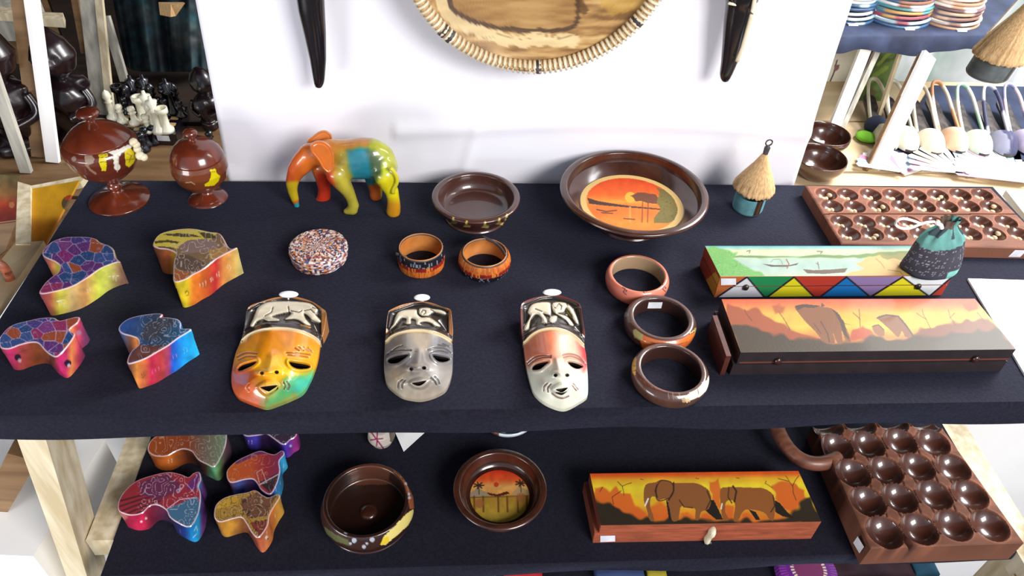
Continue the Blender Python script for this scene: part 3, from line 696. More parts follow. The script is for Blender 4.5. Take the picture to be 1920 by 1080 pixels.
def f3(V, P, rad, ang, b, I, O, h):
    p = Pic(P, (78, 48, 38)); p.vary(.15, .08)
    p.poly(Zc_([(1545, 805), (1560, 850), (1530, 910), (1480, 950), (1430, 970), (1395, 990), (1380, 960), (1420, 920), (1470, 900), (1490, 860), (1530, 840)]), (230, 222, 200), 1, 1)
    p.line(Zc_([(1500, 860), (1470, 895), (1475, 930)]), 1.6, (70, 50, 40)); p.poly(Zc_([(1360, 965), (1410, 955), (1420, 985), (1370, 990)]), (190, 160, 110), .8)
    p.poly(Zc_([(1035, 690), (1055, 680), (1052, 740), (1050, 810), (1030, 790), (1025, 740)]), (206, 160, 60)); p.line(Zc_([(1035, 740), (1052, 742)]), 1.4, (60, 40, 30)); p.line(Zc_([(1035, 775), (1052, 775)]), 1.4, (60, 40, 30))
    p.line(Zc_([(1080, 830), (1150, 880), (1250, 910), (1400, 905), (1480, 870)]), 1.4, (140, 76, 56), .8)
    for x in (1270, 1300, 1345): p.line(Zc_([(x, 925), (x + 6, 965)]), 1.2, (140, 116, 104))
    c = p.c; c[rad < I * 1.02] = (58, 34, 28); return c
bangle((1259, 690), 56, 73, .024, None, f3, 'dark carved bangle with cream and yellow patches, nearest of the three')
# ------------------------------------------------------------------ Africa-shaped trinket boxes
def africa(out, h, zs, label, top, side, motifs=()):
    oz = smooth(out, 5); oz = resample(oz, 1.5)
    v, f = cdt(oz, 1.25); n = len(oz); ztop = zs + h
    VT = Pz(v, ztop); ob = Pz(oz, ztop)
    cen = ob.mean(0); o = empty('africa_shaped_box', (cen[0], cen[1], zs), label, 'box', 'Africa-shaped trinket boxes')
    pt = top(Pic(v, (90, 60, 90))); e = np.clip((1.3 - dline(v, oz, True)) / .8, 0, 1); pt.put(e * .8, (206, 176, 190))
    # top panel with its short edge
    area2 = sum(oz[i][0] * oz[(i + 1) % n][1] - oz[(i + 1) % n][0] * oz[i][1] for i in range(n))
    tn = np.roll(ob, -1, 0) - np.roll(ob, 1, 0); nr = np.stack([tn[:, 1], -tn[:, 0], 0 * tn[:, 0]], 1); nr /= np.linalg.norm(nr, axis=1)[:, None] + 1e-9
    if ((ob - cen) * nr).sum() < 0: nr = -nr
    zl = h * .74
    def wall(levels, name, parent):
        V = []; 
        for off, z in levels: q = ob + nr * off; q[:, 2] = zs + z; V.append(q)
        V = np.concatenate(V); m = len(levels)
        Fc = [(j * n + i, j * n + (i + 1) % n, (j + 1) * n + (i + 1) % n, (j + 1) * n + i) for j in range(m - 1) for i in range(n)]
        return V, Fc
    def sc(V):
        P = proj(V); p = Pic(P, (0, 0, 0)); p.blend(P[:, 0], side); p.vary(.22, .07)
        for mt in motifs:
            if mt[0] == 'l': p.line(*mt[1:])
            else: p.disc(*mt[1:])
        return p.c
    lv = [(0, h)] + [(.0012, h - .0012 - (h - zl - .0012) * t) for t in np.linspace(0, 1, 7)]
    V, Fc = wall(lv, 'lid', o); N = len(VT)
    # stitch the rim of the triangulated face to the wall: outline points come first in the triangulation
    VV = np.concatenate([VT, V]); cc = np.concatenate([pt.c, sc(V)]); cc[N:N + n] = (214, 190, 196)
    mesh('lid', VV, [tuple(t) for t in f] + [tuple(i + N for i in q) for q in Fc], 'paint_gloss', o, cc, sm='auto')
    lv = [(-.002, zl + .001), (-.0002, zl - .0004)] + [(.0008, zl - .001 - (zl - .001) * t) for t in np.linspace(0, 1, 16)]
    V, Fc = wall(lv, 'base', o); mesh('base', V, Fc + [tuple(range(n * (len(lv) - 1), n * len(lv)))], 'paint_gloss', o, sc(V), sm='auto')
    return o
Z2 = lambda pts: zz(pts, 0, 400, 3.177); X2 = lambda x: x / 3.177
def sw(x, y, r=4, c=(226, 220, 214)):         # little carved swirl on a side
    x, y = Z2([(x, y)])[0]; return ('l', [(x + r * t / 7 * math.cos(t), y + r * t / 7 * math.sin(t)) for t in np.linspace(1.5, 8, 10)], 1.1, c, .8)
def tk(x, y, c=(226, 220, 214), h=3):
    x, y = Z2([(x, y)])[0]; return ('l', [(x, y - h), (x + .8, y + h)], 1.1, c, .8)
PURP = [(92, 50, 110), (128, 44, 108), (56, 78, 130), (44, 70, 116), (150, 74, 48), (118, 60, 120), (70, 60, 120), (140, 50, 90)]
africa(Z2([(240, 475), (330, 462), (430, 432), (520, 380), (600, 325), (690, 290), (712, 290), (684, 262), (672, 215), (640, 190), (590, 172), (565, 152), (520, 142), (450, 140), (380, 145), (310, 170), (264, 212), (256, 240), (275, 262), (330, 285), (360, 312), (350, 350), (302, 385), (262, 425)]), .037, T,
       'Africa-shaped box with purple patchwork top and pale yellow side, back left', lambda p: p.patch(19, PURP, (186, 168, 200), 4, .09).scrib(.045, (150, 140, 180), .45, .07, 3, 7),
       [(75, (110, 40, 60)), (95, (170, 90, 70)), (112, (206, 200, 70)), (135, (200, 170, 110)), (160, (206, 150, 90)), (185, (206, 214, 80)), (205, (190, 190, 90)), (228, (150, 110, 90))],
       [tk(350, 540), tk(365, 530), tk(380, 545, h=4), ('l', Z2([(340, 525), (395, 515)]), 1.2, (226, 226, 200)), tk(690, 395, h=4), tk(675, 390), ('l', Z2([(640, 378), (705, 372)]), 1.1, (220, 220, 200)), tk(520, 460), tk(535, 452)])
def t2(p):
    p.mask(np.ones(len(p.P)), (120, 96, 70)); p.poly(Z2([(900, 210), (930, 120), (1100, 80), (1300, 110), (1250, 160), (1100, 210)]), (196, 176, 70))
    for pts in ([(920, 165), (1000, 158), (1070, 170), (1060, 180), (990, 172), (925, 180)], [(960, 125), (1060, 118), (1150, 125), (1200, 140), (1080, 140), (1000, 132)], [(930, 195), (1010, 200), (1050, 210), (960, 212)], [(1180, 110), (1260, 120), (1300, 150), (1220, 150)]): p.poly(Z2(pts), (64, 56, 44), .9)
    p.poly(Z2([(1060, 200), (1120, 160), (1230, 150), (1300, 180), (1290, 230), (1200, 230), (1100, 240)]), (130, 106, 100)); p.poly(Z2([(1040, 250), (1130, 250), (1230, 300), (1180, 350), (1080, 340), (1045, 320)]), (92, 74, 64)); p.poly(Z2([(1240, 220), (1340, 200), (1370, 230), (1250, 280)]), (160, 120, 70))
    p.poly(Z2([(1040, 340), (1130, 350), (1110, 400), (1040, 405)]), (150, 84, 50)); return p.scrib(.05, (200, 186, 172), .7, .09, 6, 6, np.clip((p.P[:, 0] - 315) / 10, 0, 1))
africa(Z2([(914, 185), (945, 130), (1010, 105), (1100, 92), (1170, 95), (1250, 112), (1300, 118), (1325, 145), (1352, 195), (1378, 212), (1408, 205), (1290, 268), (1210, 330), (1150, 362), (1100, 392), (1042, 404), (1036, 350), (1040, 280), (1052, 238), (1000, 212), (945, 206)]), .044, T,
       'Africa-shaped box with yellow and dark striped top and orange side', t2,
       [(288, (96, 50, 30)), (318, (150, 80, 40)), (332, (216, 190, 40)), (350, (216, 190, 40)), (362, (214, 120, 40)), (385, (206, 96, 40)), (405, (190, 50, 50)), (418, (226, 140, 70)), (440, (214, 170, 90)), (452, (190, 180, 110))],
       [sw(1110, 475, 5, (90, 70, 30)), sw(1360, 320, 5, (240, 230, 190)), sw(1258, 392, 4)] + [tk(x, y, h=4) for x, y in ((1190, 430), (1208, 425), (1225, 415), (1290, 370), (1303, 362))])
africa(Z2([(4, 790), (0, 745), (40, 690), (90, 660), (170, 640), (240, 625), (310, 622), (350, 640), (400, 630), (455, 617), (470, 625), (456, 652), (418, 682), (412, 700), (440, 716), (430, 745), (390, 800), (340, 850), (300, 838), (265, 808), (232, 772), (190, 765), (120, 780), (60, 802), (22, 803)]), .036, T,
       'Africa-shaped box with purple patchwork top and magenta side, front left corner', lambda p: p.patch(20, PURP, (186, 168, 200), 14, .09).scrib(.045, (150, 140, 180), .45, .07, 33, 7),
       [(0, (120, 50, 60)), (18, (190, 40, 100)), (40, (150, 60, 60)), (70, (120, 60, 30)), (100, (110, 50, 36)), (112, (200, 40, 110)), (124, (180, 50, 90)), (134, (214, 130, 70)), (148, (190, 60, 90)), (160, (120, 60, 100))],
       [('d', 33, 670, 6.5, (40, 22, 40)), ('d', 37, 676, 4, (200, 180, 190), .7), ('d', 127, 681, 7, (40, 22, 50)), ('d', 129, 685, 3.5, (220, 200, 220), .8), ('d', 148, 624, 5, (150, 130, 150), .8)])
def t4(p):
    p.blend(p.P[:, 0], [(225, (40, 70, 130)), (262, (46, 70, 110)), (300, (50, 62, 80)), (345, (40, 90, 130))]); p.poly(Z2([(765, 860), (830, 780), (930, 790), (1000, 785), (870, 860), (765, 890)]), (92, 56, 50)); p.poly(Z2([(870, 650), (1000, 620), (1060, 650), (980, 700), (900, 760), (830, 740)]), (62, 60, 66), .8)
    return p.scrib(.055, (160, 168, 186), .7, .09, 26, 6, np.clip((p.P[:, 0] - 255) / 10, 0, 1)).vary(.2, .1)
africa(Z2([(712, 692), (720, 662), (770, 626), (850, 606), (930, 597), (964, 602), (952, 620), (1000, 621), (1050, 630), (1072, 652), (1076, 686), (1135, 691), (1060, 740), (1000, 785), (940, 820), (870, 860), (800, 886), (765, 892), (765, 862), (786, 820), (828, 782), (822, 745), (782, 728), (732, 714)]), .042, T,
       'Africa-shaped box with dark blue top and bright blue and orange side', t4,
       [(225, (40, 80, 140)), (245, (120, 70, 50)), (256, (206, 130, 60)), (272, (200, 100, 60)), (284, (180, 40, 70)), (305, (170, 60, 60)), (318, (140, 60, 110)), (324, (40, 90, 200)), (345, (30, 150, 220)), (368, (40, 170, 226))],
       [sw(848, 960, 5, (90, 60, 40)), sw(985, 890, 4, (140, 40, 50)), sw(1100, 812, 6, (120, 200, 240))] + [tk(x, y, c=(210, 120, 180)) for x, y in ((905, 945), (925, 935), (945, 925), (1030, 858), (1050, 848))])
Zb = lambda pts: zz(pts, 0, 780, 3.2)
def tb(x, y, h=3, c=(230, 226, 220)): x, y = Zb([(x, y)])[0]; return ('l', [(x, y - h), (x + .8, y + h)], 1.1, c, .8)
def t5(p):
    p.mask(np.ones(len(p.P)), (156, 50, 60))
    for k in range(5): p.line(Zb([(720, 510 + k * 32), (830, 480 + k * 25), (960, 450 + k * 20)]), 3.2, (70, 34, 46), .8)
    p.poly(Zb([(830, 400), (1000, 345), (1080, 400), (1090, 450), (960, 500), (850, 470)]), (104, 50, 84), .9, 4); p.poly(Zb([(1000, 560), (1180, 480), (1210, 560), (1135, 670), (1000, 600)]), (70, 110, 140))
    p.line(Zb([(1000, 560), (1080, 500), (1180, 490)]), 1.4, (220, 200, 226)); p.poly(Zb([(1130, 400), (1190, 340), (1200, 380), (1180, 440), (1120, 440)]), (110, 50, 110))
    return p.scrib(.05, (226, 206, 226), .7, .085, 46, 6, np.clip((p.P[:, 0] - 255) / 10, 0, 1))
africa(Zb([(713, 562), (715, 510), (750, 450), (820, 390), (920, 355), (1010, 338), (1080, 350), (1130, 368), (1162, 344), (1192, 338), (1202, 380), (1188, 420), (1200, 470), (1195, 540), (1180, 600), (1135, 662), (1060, 632), (1020, 602), (1000, 562), (950, 532), (900, 536), (850, 580), (790, 592), (745, 582)]), .040, L,
       'Africa-shaped box with red striped top and teal southern tip, middle shelf', t5,
       [(222, (150, 30, 60)), (268, (206, 40, 80)), (285, (130, 40, 60)), (320, (50, 34, 70)), (345, (30, 50, 120)), (358, (30, 130, 200)), (372, (40, 160, 210)), (380, (110, 60, 130))],
       [('d', 265, 978, 2.6, (230, 200, 210)), ('d', 274, 972, 2.6, (230, 200, 210)), tb(1080, 690, c=(120, 110, 180)), ('l', Zb([(1165, 690), (1178, 660), (1185, 690)]), 1.2, (190, 220, 240)), ('l', Zb([(1160, 730), (1180, 705)]), 1.2, (190, 220, 240))])
def t6(p):
    p.mask(np.ones(len(p.P)), (170, 130, 60)); p.poly(Zb([(1440, 500), (1560, 450), (1660, 480), (1600, 600), (1480, 620)]), (112, 74, 62), .9, 4); p.poly(Zb([(1500, 640), (1600, 620), (1600, 680), (1550, 720)]), (130, 60, 50)); p.poly(Zb([(1300, 520), (1420, 480), (1440, 520), (1310, 560)]), (196, 150, 50))
    return p.scrib(.05, (60, 44, 40), .7, .1, 56, 6).scrib(.05, (220, 200, 160), .6, .07, 57, 6)
africa(Zb([(1288, 590), (1300, 530), (1350, 490), (1420, 470), (1480, 460), (1530, 447), (1572, 475), (1612, 490), (1665, 470), (1674, 490), (1642, 540), (1612, 600), (1600, 660), (1550, 726), (1510, 692), (1480, 640), (1450, 606), (1400, 612), (1330, 632), (1300, 622)]), .040, L,
       'Africa-shaped box with golden brown scribbled top and orange side, middle shelf', t6,
       [(402, (130, 80, 30)), (430, (196, 140, 50)), (455, (130, 80, 40)), (480, (150, 70, 50)), (500, (226, 130, 80)), (512, (214, 120, 50)), (522, (206, 150, 60))], [('d', 500, 1008, 3.6, (240, 226, 210)), ('d', 502, 1010, 1.8, (60, 50, 60)), tb(1650, 600), tb(1600, 700)])
def t7(p):
    p.blend(p.P[:, 0], [(428, (190, 90, 40)), (470, (190, 84, 50)), (500, (150, 50, 60)), (525, (130, 50, 90))]); p.line(Zb([(1420, 275), (1560, 215), (1690, 215)]), 8, (90, 50, 110), .8); p.poly(Zb([(1550, 400), (1670, 340), (1660, 400), (1620, 460)]), (60, 46, 54))
    p.line(Zb([(1560, 410), (1670, 350)]), 2, (206, 180, 190)); p.line(Zb([(1540, 340), (1570, 320), (1600, 400), (1560, 410), (1540, 340)]), 1, (206, 190, 190)); return p.scrib(.05, (230, 170, 130), .45, .07, 66, 5)
africa(Zb([(1363, 356), (1370, 318), (1420, 270), (1490, 235), (1560, 210), (1610, 225), (1650, 230), (1690, 208), (1702, 230), (1672, 270), (1676, 330), (1660, 400), (1622, 466), (1570, 440), (1548, 405), (1518, 376), (1460, 380), (1400, 396), (1375, 388)]), .034, L,
       'Africa-shaped box with orange and purple top and sky blue side, middle shelf', t7,
       [(426, (120, 50, 60)), (445, (70, 90, 160)), (470, (60, 40, 80)), (500, (70, 60, 140)), (515, (60, 130, 200)), (540, (60, 170, 210))], [tb(1700, 300), tb(1680, 400), tb(1655, 440)])
africa(Zb([(890, 200), (900, 160), (930, 126), (1000, 98), (1100, 84), (1250, 70), (1340, 80), (1356, 120), (1348, 180), (1325, 240), (1285, 300), (1240, 285), (1195, 262), (1172, 235), (1150, 208), (1100, 195), (1050, 210), (1000, 236), (940, 238), (905, 222)]), .036, L,
       'Africa-shaped box with orange top and pale green tip, beneath the shelf edge', lambda p: p.blend(p.P[:, 0], [(280, (170, 80, 36)), (350, (150, 70, 44)), (380, (120, 100, 90)), (425, (120, 150, 120))]).scrib(.05, (210, 186, 170), .65, .09, 76, 6),
       [(278, (196, 100, 40)), (320, (206, 110, 44)), (350, (100, 50, 30)), (385, (90, 60, 46)), (398, (120, 200, 150)), (412, (110, 150, 90)), (424, (110, 80, 90))], [tb(1010, 270, 4), tb(1030, 265, 4), tb(1325, 225)])
africa(Zb([(1455, 90), (1490, 60), (1600, 30), (1760, 40), (1776, 112), (1740, 140), (1700, 168), (1640, 130), (1600, 105), (1550, 112), (1480, 118)]), .034, L,
       'Africa-shaped box with dark top and violet side, deepest beneath the shelf edge', lambda p: p.mask(np.ones(len(p.P)), (66, 50, 70)).scrib(.05, (180, 180, 200), .6, .08, 86, 6),
       [(452, (60, 40, 120)), (480, (70, 60, 170)), (492, (40, 24, 60)), (520, (50, 30, 70)), (535, (80, 60, 190)), (552, (150, 50, 130))], [tb(1490, 158), tb(1510, 158), ('d', 545, 836, 3, (170, 180, 240))])

# ------------------------------------------------------------------ carved masks lying on the cloth
def mask(name_label, tr, S):
    out = resample(smooth(tr(S['out']), 4), 1.8); arch = smooth(tr(S['arch']), 5, False)
    holes = [resample(smooth(tr(h), 3), 1.6) for h in S['eyes'] + [S['mouth']]]
    v, f = cdt(out, 1.05, holes); v = np.asarray(v)
    cx = out[:, 0].mean(); y0, y1 = out[:, 1].min(), out[:, 1].max(); hh = y1 - y0
    d = dline(v, out, True); up = np.clip((y0 + .42 * hh - v[:, 1]) / (.42 * hh), 0, 1)
    H = .026; q = np.clip(d / (hh * .27), 0, 1); h = .006 + H * np.sin(q * 1.5708)
    ax = np.interp(v[:, 0], [a[0] for a in arch], [a[1] for a in arch]); hat = v[:, 1] < ax
    rimz = .006 + .026 * np.clip(up * 1.4, 0, 1)               # the hat end stands up off the cloth
    w = np.clip(1 - q, 0, 1); h = np.maximum(h, rimz * w + (1 - w) * h)
    g = lambda x, y, rx, ry: np.exp(-((v[:, 0] - x) / rx) ** 2 - ((v[:, 1] - y) / ry) ** 2)
    (nlx, nly), (nrx, nry) = tr([S['nos'][0], S['nos'][1]]); nx, ny = (nlx + nrx) / 2, (nly + nry) / 2; sp = abs(nrx - nlx)
    brow = tr([S['bridge']])[0]
    dn = dline(v, [brow, (nx, ny - 2)]); t = np.clip((v[:, 1] - brow[1]) / (ny - brow[1]), 0, 1)
    h = h + np.clip((ny + 5 - v[:, 1]) / 4, 0, 1) * .011 * np.exp(-(dn / (sp * (.28 + .3 * t))) ** 2) * (.4 + .6 * t)
    h += .0045 * g(nlx, nly - 3, sp * .32, 5) + .0045 * g(nrx, nry - 3, sp * .32, 5) + .004 * g(nx, ny - 2, sp * .35, 6)
    for nxx, nyy in ((nlx, nly), (nrx, nry)): h -= .009 * g(nxx, nyy, 3.0, 2.6)
    lips = tr(S['lips']); lipc = resample(smooth(lips, 3), 2); hole = holes[-1]
    dm = dline(v, hole, True); inl = inpoly(v, lipc); h += np.where(inl, .0060 * np.sin(np.clip(dline(v, lipc, True) / 5, 0, 1) * 1.57), 0)
    for e in holes[:2]: de = dline(v, e, True); h += .0018 * np.exp(-((de - 3.5) / 3) ** 2) - .002 * np.exp(-(de / 1.6) ** 2)
    for x, y in (tr([S['cheeks'][0][1]])[0], tr([S['cheeks'][1][1]])[0]): h += .003 * g(x, y, 12, 12)
    groove = [tr(l) for l in S['brows'] + S['cheeks'] + S.get('extra', [])]
    p = Pic(v, (0, 0, 0)); S['face'](p, tr)
    for l in groove:
        l = smooth(l, 4, False); dd = dline(v, l); h -= .0018 * np.exp(-(dd / 1.5) ** 2); p.put(np.clip((2.0 - dd) / 1.2, 0, 1) * .75, S['gc'])
    for nxx, nyy in ((nlx, nly), (nrx, nry)): p.disc(nxx, nyy, 4.6, (26, 16, 14), .97, 4.0, soft=1.6)
    if 'lipc' in S: p.mask(inl, S['lipc'], .45)
    # the hat: dark ground, raised animal
    hs = np.clip((ax - v[:, 1]) / 2, 0, 1); p.mask(hs, (36, 27, 24)); fr = tr(S['frame']); inside = inpoly(v, fr); fd = dline(v, fr, True)
    h = h + .002 * hs
    p.mask(hs * np.where(inside, 0, np.clip(fd / 2, 0, 1)), S['hatrim'], .85)
    anim = [tr(a) for a in S['animal']]; ia = np.zeros(len(v), bool); da = np.full(len(v), 1e9)
    for a in anim: a = smooth(a, 3); ia |= inpoly(v, a) & hat; da = np.minimum(da, dline(v, a, True))
    sa = np.clip(np.where(ia, da, -da) / 1.6 + .5, 0, 1); h -= .0014 * hs * np.where(inside, np.clip(fd / 3, 0, 1), 0) * (1 - sa); h += sa * .0010 + np.where(ia, .0018 * np.sin(np.clip(da / 6, 0, 1) * 1.57), 0)
    p.mask(sa, (206, 194, 170)); 
    for l in S['alines']: p.line(tr(l), 1.6, (44, 32, 28), .9); h -= .001 * np.exp(-(dline(v, tr(l)) / 1.3) ** 2)
    for l, c in S.get('hatspots', []): p.poly(tr(l), c)
    # band of dark hair edge and pale line along the arch
    dar = dline(v, arch); ab = hs * np.clip((hh * .06 - dar) / 2, 0, 1); p.mask(ab, (40, 30, 26), .95); h += ab * .0018
    p.put(np.clip((2.6 - np.abs(dar - 1)) / 1.2, 0, 1), (222, 200, 160))
    V = Pz(v, T + h); n0 = len(V)
    # walls down to the cloth round the outside and inside the openings
    dr = boundary(f); idx = {}; B = []; Fw = []; cB = []
    for a, b in dr:
        for k in (a, b):
            if k not in idx:
                idx[k] = len(B); w_ = V[k].copy(); inner = min(dline(v[k:k + 1], hl, True)[0] for hl in holes) < .6; w2 = w_.copy()
                w_[2] = w_[2] - .0012 if inner else w_[2] - .002; w2[2] = max(T + .0004, w2[2] - .005) if inner else T + .0004; B += [w_, w2]; cB += [(26, 18, 16), (20, 14, 12)] if inner else [p.c[k] * .95] * 2
        Fw += [(b, a, n0 + idx[a], n0 + idx[b]), (n0 + idx[b], n0 + idx[a], n0 + idx[a] + 1, n0 + idx[b] + 1)]
    c0 = V.mean(0); o = empty('carved_mask', (c0[0], c0[1], T), name_label, 'mask', 'carved masks in a row')
    mesh('mask_face', np.concatenate([V, np.array(B)]), [tuple(t) for t in f] + Fw, 'paint_gloss', o, np.concatenate([p.c, np.array(cB)]))
    tp = tr([S['tag']])[0]; b = P1(tp[0], tp[1], T + .035)
    rz_ = .0195 if S.get('tagw', 1) > 1 else .0165
    mesh('label_tag', *blob(b, (rz_ * .62, .005, .0040), 20, 8), 'white_plastic', o)
    mesh('tag_stem', *tube([b + [0, 0, .002], b + [0, -.004, -.010], b + [0, -.002, -.034]], .0022, 8), 'white_plastic', o)
    return o
M1 = lambda pts: zz(pts, 410, 520, 4.0)
def face1(p, tr):
    P = p.P; z = lambda pts: tr(pts)
    p.blend(P[:, 1], [(618, (206, 120, 20)), (650, (216, 134, 16)), (690, (226, 150, 20)), (765, (206, 110, 40))])
    p.poly(z([(60, 650), (230, 650), (270, 740), (330, 860), (400, 1000), (60, 1000)]), (196, 82, 38), .85, 14, 9)
    p.poly(z([(300, 640), (520, 560), (660, 700), (560, 760), (380, 760), (280, 720)]), (228, 180, 14), .7, 10, 9); p.poly(z([(560, 520), (760, 520), (740, 720), (560, 700)]), (222, 150, 20), .7, 6, 9)
    p.poly(z([(420, 810), (560, 730), (720, 690), (720, 780), (640, 880), (360, 1000), (340, 930)]), (70, 160, 96), .9, 10, 10); p.poly(z([(570, 780), (720, 730), (690, 800), (600, 870), (520, 850)]), (60, 172, 150), .9, 8, 8)
    p.poly(z([(250, 780), (420, 760), (470, 820), (420, 900), (300, 880)]), (206, 170, 70), .55, 6, 6); p.vary(.12, .06)
mask('orange and yellow carved mask with a green cheek, a white rhinoceros on its hat', M1, dict(
    out=[(222, 225), (330, 178), (430, 150), (520, 142), (600, 150), (700, 182), (775, 232), (806, 262), (800, 330), (785, 420), (765, 480), (745, 600), (715, 700), (680, 780), (630, 860), (540, 908), (440, 948), (360, 972), (290, 955), (200, 920), (140, 890), (102, 830), (95, 740), (110, 640), (130, 560), (160, 490), (180, 430), (198, 330)],
    arch=[(60, 520), (155, 492), (230, 430), (320, 396), (430, 384), (540, 390), (640, 415), (720, 455), (765, 495), (860, 540)],
    eyes=[[(145, 692), (168, 662), (220, 642), (285, 628), (262, 655), (212, 680), (165, 699)], [(528, 632), (580, 640), (650, 650), (682, 665), (668, 682), (600, 686), (550, 667)]],
    nos=[(325, 718), (435, 712)], bridge=(400, 600), mouth=[(312, 822), (370, 812), (445, 808), (400, 842), (375, 856), (340, 842)],
    lips=[(278, 815), (330, 780), (400, 762), (455, 795), (447, 840), (405, 875), (360, 894), (318, 872), (290, 842)],
    brows=[[(138, 596), (200, 566), (285, 572)], [(150, 618), (210, 592), (275, 596)], [(505, 566), (580, 568), (690, 582)], [(515, 582), (600, 588), (670, 600)], [(570, 530), (600, 548)], [(600, 522), (635, 548)], [(640, 524), (672, 552)], [(672, 530), (700, 560)]],
    cheeks=[[(225, 800), (212, 825), (225, 850)], [(485, 788), (500, 812), (492, 840)], [(510, 785), (530, 815), (518, 845)]],
    gc=(130, 66, 40), face=face1, frame=[(190, 260), (300, 195), (520, 150), (700, 195), (768, 250), (768, 440), (700, 440), (400, 372), (180, 470)], hatrim=(196, 130, 70),
    animal=[[(235, 362), (262, 300), (290, 232), (340, 195), (420, 180), (520, 178), (620, 184), (690, 198), (730, 228), (745, 250), (735, 285), (765, 325), (750, 340), (700, 320), (672, 290), (640, 270), (652, 310), (692, 358), (660, 358), (600, 322), (558, 312), (492, 315), (535, 282), (525, 262), (400, 292), (452, 312), (445, 326), (368, 326), (330, 312), (285, 335), (262, 368)]],
    alines=[[(405, 225), (395, 260), (345, 290)], [(520, 220), (528, 260), (495, 305)], [(540, 250), (600, 262), (620, 250)], [(640, 250), (690, 240), (740, 290)], [(700, 225), (725, 235)]],
    hatspots=[([(610, 352), (690, 372), (685, 388), (615, 370)], (190, 130, 60))], tag=(525, 128), tagw=2))
def face2(p, tr):
    p.blend(p.P[:, 1], [(620, (150, 148, 146)), (665, (120, 122, 128)), (700, (128, 128, 130)), (750, (172, 166, 156))])
    p.poly(tr([(1420, 380), (1600, 380), (1560, 560), (1480, 580)]), (178, 170, 160), .7, 8, 8); p.poly(tr([(1240, 570), (1440, 560), (1460, 640), (1250, 660)]), (96, 98, 106), .7, 6, 8); p.poly(tr([(1580, 420), (1770, 440), (1760, 640), (1600, 600)]), (104, 110, 124), .7, 6, 10)
    p.poly(tr([(1240, 700), (1400, 680), (1420, 780), (1300, 850)]), (190, 178, 160), .6, 8, 10); p.poly(tr([(1600, 680), (1750, 700), (1700, 840), (1600, 800)]), (150, 154, 162), .6, 8, 10); p.vary(.12, .07); p.c = p.c * np.array([1.0, .95, .88])
mask('grey carved mask with a white elephant on its hat, between the orange and red masks', M1, dict(
    out=[(1284, 245), (1370, 206), (1460, 187), (1530, 182), (1600, 192), (1680, 222), (1738, 242), (1748, 300), (1757, 400), (1752, 480), (1757, 560), (1755, 650), (1750, 720), (1725, 800), (1690, 850), (1610, 890), (1520, 912), (1440, 905), (1370, 885), (1300, 835), (1258, 790), (1243, 720), (1239, 640), (1243, 560), (1248, 480), (1254, 400), (1262, 320), (1270, 270)],
    arch=[(1180, 520), (1250, 490), (1290, 450), (1350, 420), (1430, 403), (1520, 400), (1600, 412), (1670, 435), (1720, 462), (1752, 486), (1820, 520)],
    eyes=[[(1268, 622), (1300, 600), (1350, 585), (1422, 578), (1390, 610), (1340, 641), (1290, 645)], [(1605, 583), (1660, 590), (1712, 600), (1730, 618), (1690, 634), (1640, 626)]],
    nos=[(1445, 687), (1540, 680)], bridge=(1505, 560), mouth=[(1448, 790), (1500, 782), (1560, 772), (1530, 802), (1500, 814), (1468, 806)],
    lips=[(1418, 790), (1460, 762), (1530, 745), (1600, 762), (1575, 812), (1530, 842), (1470, 840), (1430, 812)],
    brows=[[(1255, 590), (1290, 562), (1360, 545), (1440, 548)], [(1270, 575), (1330, 528), (1375, 512)], [(1565, 545), (1630, 530), (1700, 537), (1745, 570)], [(1590, 565), (1650, 552), (1720, 565)], [(1650, 508), (1700, 520)], [(1680, 500), (1730, 520)]],
    cheeks=[[(1380, 765), (1350, 790), (1345, 830)], [(1620, 745), (1645, 770), (1655, 800)], [(1398, 772), (1376, 800), (1376, 830)], [(1590, 755), (1618, 778), (1632, 805)]],
    gc=(60, 56, 56), face=face2, frame=[(1275, 262), (1460, 196), (1530, 190), (1690, 232), (1722, 250), (1725, 420), (1600, 396), (1430, 390), (1300, 430), (1262, 380)], hatrim=(190, 118, 56),
    animal=[[(1310, 345), (1330, 282), (1370, 250), (1440, 240), (1483, 243), (1492, 275), (1520, 300), (1560, 298), (1600, 310), (1645, 345), (1665, 368), (1630, 366), (1580, 338), (1535, 332), (1508, 342), (1522, 358), (1480, 354), (1478, 322), (1442, 310), (1442, 346), (1402, 346), (1408, 310), (1370, 306), (1340, 340), (1318, 368), (1284, 392), (1298, 362)], [(1500, 236), (1560, 226), (1602, 236), (1660, 243), (1702, 262), (1696, 282), (1640, 266), (1606, 264), (1575, 288), (1528, 290), (1500, 270)]],
    alines=[[(1497, 240), (1495, 275), (1520, 292), (1560, 294)], [(1520, 262), (1530, 245), (1550, 250), (1550, 268), (1535, 276)], [(1590, 240), (1620, 262)]], tag=(1525, 152)))
M3 = lambda pts: zz(pts, 960, 520, 4.156)
def face3(p, tr):
    p.blend(p.P[:, 1], [(618, (206, 120, 92)), (668, (214, 140, 112)), (684, (206, 190, 170)), (700, (206, 206, 188)), (770, (214, 212, 192))])
    p.poly(tr([(80, 480), (310, 400), (325, 640), (100, 700)]), (196, 104, 70), .85, 6, 8); p.poly(tr([(330, 410), (500, 450), (560, 560), (540, 640), (350, 620)]), (222, 164, 140), .85, 6, 8)
    p.poly(tr([(520, 500), (600, 520), (600, 700), (560, 740), (540, 640)]), (196, 40, 48), .85, 4, 8); p.poly(tr([(560, 760), (600, 740), (600, 900), (570, 900)]), (150, 206, 196), .8, 4, 6)
    p.poly(tr([(330, 640), (400, 640), (410, 760), (340, 780)]), (222, 206, 186), .6, 4, 5); p.vary(.06, .06)
